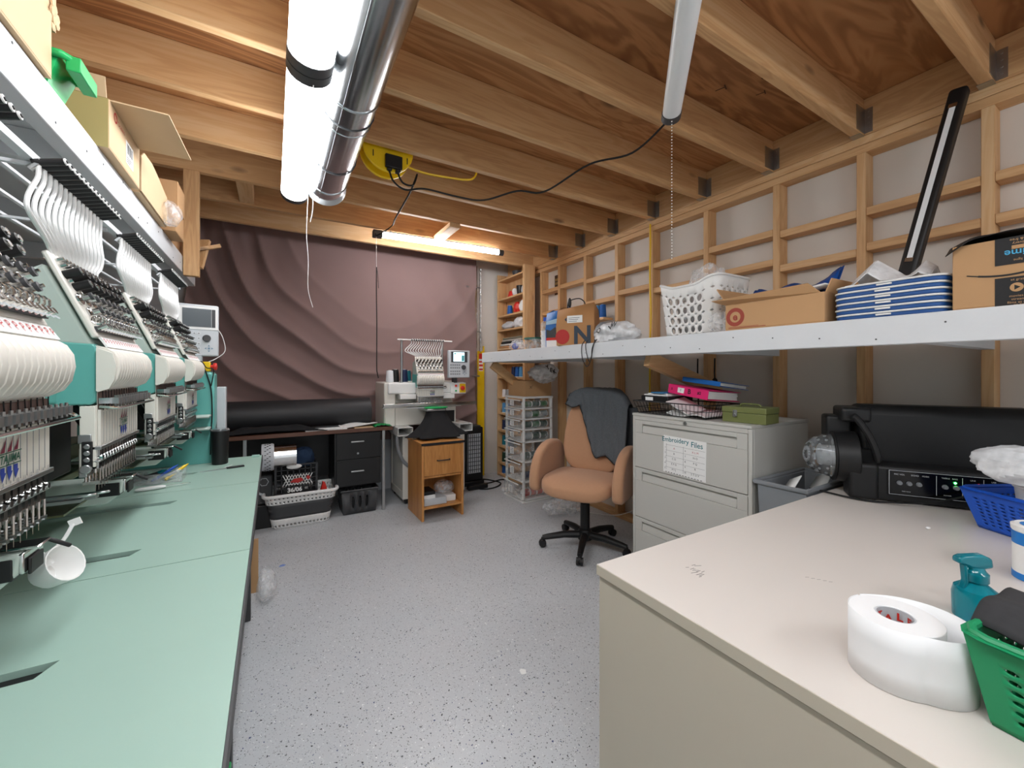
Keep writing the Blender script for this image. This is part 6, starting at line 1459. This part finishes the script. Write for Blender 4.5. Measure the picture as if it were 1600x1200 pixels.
m = MB(); m.box(.86, 1.78, 3.735, 3.765, .926, .956); m.box(.86, 1.78, 3.775, 3.795, .915, .93); m.build('frame_bar', m_chrome, sm, .003)
m = MB(); m.box(1.22, 1.40, 3.60, 3.90, .885, .905); m.build('hook_arm', m_steel, sm, .005)
hd2 = copy_tree(hd0, sm); hd2.matrix_basis = T(-WL[sm.name]) @ T((1.185, 3.475, -.085)) @ RZ(-90) @ T(WL[em.name]) @ hb
# thread tree
m = MB(); m.box(1.015, 1.56, 3.835, 3.857, 1.552, 1.562); m.build('thread_rail', m_wplas, sm)
for x in (1.075, 1.49): MB().cyl((x, 3.93, 1.145), (x, 3.93, 1.552), .011, n=14).build('rail_post', m_steel, sm)
m = MB(); m.box(1.06, 1.09, 3.85, 3.94, 1.553, 1.563); m.box(1.475, 1.505, 3.85, 3.94, 1.553, 1.563); m.build('rail_bracket', m_wplas, sm)
for i, (x, y, cm, h, lb_) in enumerate(((.955, 3.90, th_white, .12, 'tall white'), (1.03, 3.99, th_black, .13, 'black'), (1.11, 3.97, th_navy, .13, 'navy'), (1.165, 4.04, th_teal, .12, 'teal'))): cone(x, y, 1.1455, cm, h, .036, '%s thread cone standing on the white single head machine' % lb_, 'cones on the single head machine')
# control panel of the single head machine
Mc2 = T((1.615, 3.80, 1.19)) @ RZ(-4)
pan2 = None
m = MB(); m.box(-.112, .112, -.02, .03, 0, .275, Mc2); pan2 = m.build('control_panel', m_lgrey, sm, .007, 2)
def cp2(nm, mt, fn): 
    m = MB(); fn(m); return m.build(nm, mt, pan2)
cp2('screen_bezel', m_dgrey, lambda m: m.box(-.085, .085, -.0225, -.0202, .155, .262, Mc2))
cp2('screen', m_lcd, lambda m: m.box(-.062, .052, -.0245, -.0226, .163, .255, Mc2))
cp2('screen_graphic', mat('teal screen block', (90, 170, 176), .3), lambda m: (m.box(.022, .050, -.0252, -.0246, .167, .225, Mc2), m.box(-.055, -.035, -.0252, -.0246, .235, .248, Mc2)))
cp2('jog_dial', m_dgrey, lambda m: m.cyl(Mc2 @ Vector((.045, -.0205, .105)), Mc2 @ Vector((.045, -.036, .105)), .024, .021, n=24))
def k2_(m):
    for j, z in enumerate((.128, .10, .065, .038)):
        for i in range(5): m.box(-.095 + i * .022, -.079 + i * .022, -.0212, -.0203, z - .007, z + .007, Mc2)
cp2('keypad', m_grey, k2_)
cp2('arrow_keys', bpy.data.materials['slate blue key'], lambda m: [m.prism([(-.006, .012), (.006, .012), (0, .023)], -.0213, -.0203, 'y', Mc2 @ T((.055, 0, .045)) @ RY(90 * a)) for a in range(4)])
m = MB(); m.box(1.58, 1.61, 3.825, 3.90, 1.10, 1.40); m.build('panel_bracket', m_dgrey, sm)
sx2 = B('stop_box', m_wplas, 1.535, 1.70, 3.815, 3.84, 1.03, 1.14, sm, .003)
m = MB(); m.box(1.63, 1.695, 3.811, 3.8148, 1.04, 1.13); m.build('warning_plate', m_yel, sx2)
m = MB(); m.lathe([(0, 0), (.022, 0), (.024, .008), (.020, .02), (0, .022)], 22, (0, 0, 0), 'z', False, face((1.66, 3.811, 1.085), (1, 0, 0), (0, 0, 1))); m.build('stop_button', m_red, sx2)
m = MB(); m.cyl((1.59, 3.8145, 1.11), (1.59, 3.806, 1.11), .011, n=16); m.build('start_button', m_red, sx2)
m = MB(); m.cyl((1.59, 3.8145, 1.06), (1.59, 3.806, 1.06), .009, n=16); m.build('start_button', m_bgreen, sx2)
m = MB(); m.tube(spline([(1.0, 3.80, .66), (1.0, 3.78, .55), (1.05, 3.79, .42), (1.13, 3.79, .34)], 6), .016, 8); m.build('cable_duct', m_grey, sm)
gh = thing('embroidery_hoop', 'green embroidery hoop clamped under the single head machine needles', 'hoop', (1.32, 3.65, .905))
m = MB(); m.tube([(1.325 + .11 * math.cos(t), 3.66 + .06 * math.sin(t), .915) for t in [2 * PI * k / 40 for k in range(40)]], .006, 6, True); m.build('hoop_ring', m_bgreen, gh)
m = MB(); m.bar((1.43, 3.67, .917), (1.60, 3.72, .917), .02, .006); m.bar((1.22, 3.67, .917), (1.06, 3.72, .917), .02, .006); m.build('hoop_arm', m_steel, gh)
def drape(u, v):
    a = 2 * PI * u
    e = v ** 2.1
    rx = .095 + .165 * e; ry = .050 + .10 * e
    f = 1 + (.06 + .10 * v) * math.sin(6 * a + 2 * v) * v + .05 * noise.noise((math.cos(a) * 2, math.sin(a) * 2, v * 2))
    return (1.325 + .0 * v - .03 * e + rx * f * math.cos(a), 3.655 - .13 * e + ry * f * math.sin(a), .908 - .235 * v)
tag(MB().grid(drape, 84, 24, True).build('garment', m_bcloth, smooth=180, solid=.003), 'black garment hanging from the green hoop onto the wood cabinet', 'garment')
# ------------------------------------------------------------------ honey wood cabinet
wc2 = thing('wood_cabinet', 'honey coloured wood cabinet with one drawer and an open shelf', 'cabinet', (1.26, 3.5, 0))
x0, x1, y0, y1 = 1.068, 1.445, 3.29, 3.69
m = MB(); m.box(x0, x0 + .02, y0, y1, .0, .632); m.build('side_panel', WCAB, wc2, .001)
m = MB(); m.box(x1 - .02, x1, y0, y1, .0, .632); m.build('side_panel', WCAB, wc2, .001)
m = MB(); m.box(x0 + .0205, x1 - .0205, y1 - .012, y1, .05, .632); m.build('back_panel', WCAB, wc2)
m = MB(); m.box(x0 + .0205, x1 - .0205, y0 + .004, y1 - .013, .095, .113); m.build('shelf', WCAB, wc2, .001)
m = MB(); m.box(x0 + .0205, x1 - .0205, y0 + .012, y1 - .013, .352, .37); m.build('shelf', WCAB, wc2, .001)
m = MB(); m.box(x0 - .006, x1 + .006, y0 - .008, y1, .6325, .652); m.build('top', WCAB, wc2, .002)
m = MB(); m.box(x0 - .0065, x1 + .0065, y0 - .0095, y0 - .0083, .632, .6525); m.build('edge_band', m_ink, wc2)
d = MB().box(x0 + .022, x1 - .022, y0 - .002, y0 + .011, .375, .628).build('drawer', WCAB, wc2, .002)
m = MB(); xc = (x0 + x1) / 2; m.tube(spline([(xc - .055, y0 - .002, .50), (xc - .050, y0 - .018, .50), (xc, y0 - .022, .50), (xc + .050, y0 - .018, .50), (xc + .055, y0 - .002, .50)], 5), .005, 8); m.build('handle', m_black, d)
m = MB(); m.box(1.10, 1.30, 3.32, 3.50, .1135, .172); tag(m.build('storage_case', m_lgrey, None, .004), 'flat pale plastic case lying on the cabinet\'s open shelf', 'case')
m = MB(); m.box(1.10, 1.20, 3.33, 3.50, .1725, .202); m.build('book', m_paper); tag(bpy.data.objects['book'], 'white book on the pale case in the wood cabinet', 'book')
m = MB(); m.box(1.10, 1.20, 3.33, 3.50, .2025, .232); tag(m.build('notebook', m_black, None, .003), 'black notebook on the white book in the wood cabinet', 'notebook')
m = MB(); m.crumple((1.315, 3.44, .225), (.088, .09, .055), 91, .12); tag(m.build('parts_bag', m_clear), 'clear wrapped package on the right of the cabinet\'s open shelf', 'package')
m = MB(); m.box(1.305, 1.40, 3.36, 3.53, .1135, .168); tag(m.build('paper_box', m_wplas, None, .003), 'white box under the wrapped package in the wood cabinet', 'box')
# black heater tower by the guard
ht = thing('portable_heater', 'black upright heater with a pale ribbed grille before the yellow guard', 'heater', (1.9, 4.12, 0))
m = MB(); m.box(1.80, 2.02, 4.06, 4.28, .05, .64); m.build('body', m_black, ht, .015, 3)
m = MB(); m.box(1.79, 2.03, 4.05, 4.29, .0, .05); m.build('base', m_black, ht, .01)
m = MB(); m.box(1.83, 1.985, 4.050, 4.0595, .14, .57); m.build('grille_panel', m_lgrey, ht)
m = MB()
for i in range(7): m.box(1.835 + i * .024, 1.840 + i * .024, 4.044, 4.0498, .145, .565)
for j in range(9): m.box(1.832, 1.984, 4.044, 4.0498, .175 + j * .044, .181 + j * .044)
m.build('grille', m_dgrey, ht, smooth=0)
m = MB(); m.box(1.80, 2.0, 4.08, 4.22, .6405, .655); m.build('top_cover', m_dgrey, ht, .005)
# ------------------------------------------------------------------ floor scraps
m = MB(); m.prism([(.885, 1.425), (.905, 1.42), (.915, 1.44), (.90, 1.455), (.89, 1.45)], .0003, .0012, 'z'); tag(m.build('paper_scrap', m_paper), 'small white paper scrap lying on the speckled floor', 'scrap')
m = MB(); m.prism([(.035, 3.0), (.06, 2.995), (.075, 3.01), (.06, 3.03), (.04, 3.02)], .0003, .0012, 'z'); tag(m.build('tape_scrap', mat('pale blue tape', (120, 146, 206), .6)), 'bit of pale blue tape stuck on the floor near the laundry basket', 'tape')
m = MB(); m.crumple((-.03, 2.62, .20), (.045, .10, .075), 95, .25, flat=False); 
m.v = [(p[0], p[1], max(.001, p[2] - .125)) for p in m.v]; tag(m.build('plastic_bag', m_clear), 'small clear bag on the floor at the edge of the mint table', 'bag')
m = MB(); m.box(-.55, -.07, 2.72, 2.735, .0, .30); tag(m.build('cardboard_sheet', m_card), 'brown cardboard sheet standing under the mint table end', 'cardboard')
gcr = thing('plastic_bin', 'green plastic bin on the floor under the near end of the mint table', 'bin', (-.16, 1.25, 0))
m = MB(); frus(m, (-.25, 1.05), .12, .16, .15, .20, .0005, .25); m.build('tub', m_bgreen, gcr, solid=.005)
m = MB(); m.tube([(-.402, .848, .25), (-.098, .848, .25), (-.098, 1.252, .25), (-.402, 1.252, .25)], .010, 8, True); m.build('rim', m_bgreen, gcr)

# stencil marks on the plywood deck
pl_ = bpy.data.objects['ceiling']
m = MB()
def mark(tx, x, y, a, s_): m.text(tx, s_, T((x, y, 2.6146)) @ RZ(a) @ RX(180), .0006)
mark('iam', .62, 1.40, 70, .07); mark('T', 1.86, 1.18, 20, .07); mark('T', 2.06, 1.10, 20, .06); mark('1F', 1.48, 1.38, 60, .06); mark('7.5 2 EXT', 1.92, 1.46, 30, .045); mark('01', 1.25, 1.83, 40, .06); mark('TS', 1.95, 1.02, 20, .05)
m.build('stencil_mark', mat('faded ink', (74, 52, 38), .8), pl_, smooth=0)
# ------------------------------------------------------------------ camera and light
cam = bpy.data.cameras.new('camera'); co = bpy.data.objects.new('camera', cam); C.objects.link(co)
co.location = (0, 0, 1.25); co.rotation_euler = (rad(90), 0, rad(-30.5))
cam.sensor_width = 36; cam.lens = 36 * 635 / 1600; cam.shift_y = -19 / 1600; cam.clip_start = .02
SC.camera = co
w = bpy.data.worlds.new('world'); SC.world = w; w.use_nodes = True
w.node_tree.nodes['Background'].inputs[0].default_value = (.9, .95, 1, 1); w.node_tree.nodes['Background'].inputs[1].default_value = .45
SC.cycles.diffuse_bounces = 8
SC.cycles.max_bounces = 16
SC.view_settings.view_transform = 'Standard'; SC.view_settings.look = 'None'; SC.view_settings.gamma = 1
SC.view_settings.use_curve_mapping = False
SC.view_settings.exposure = 1.27
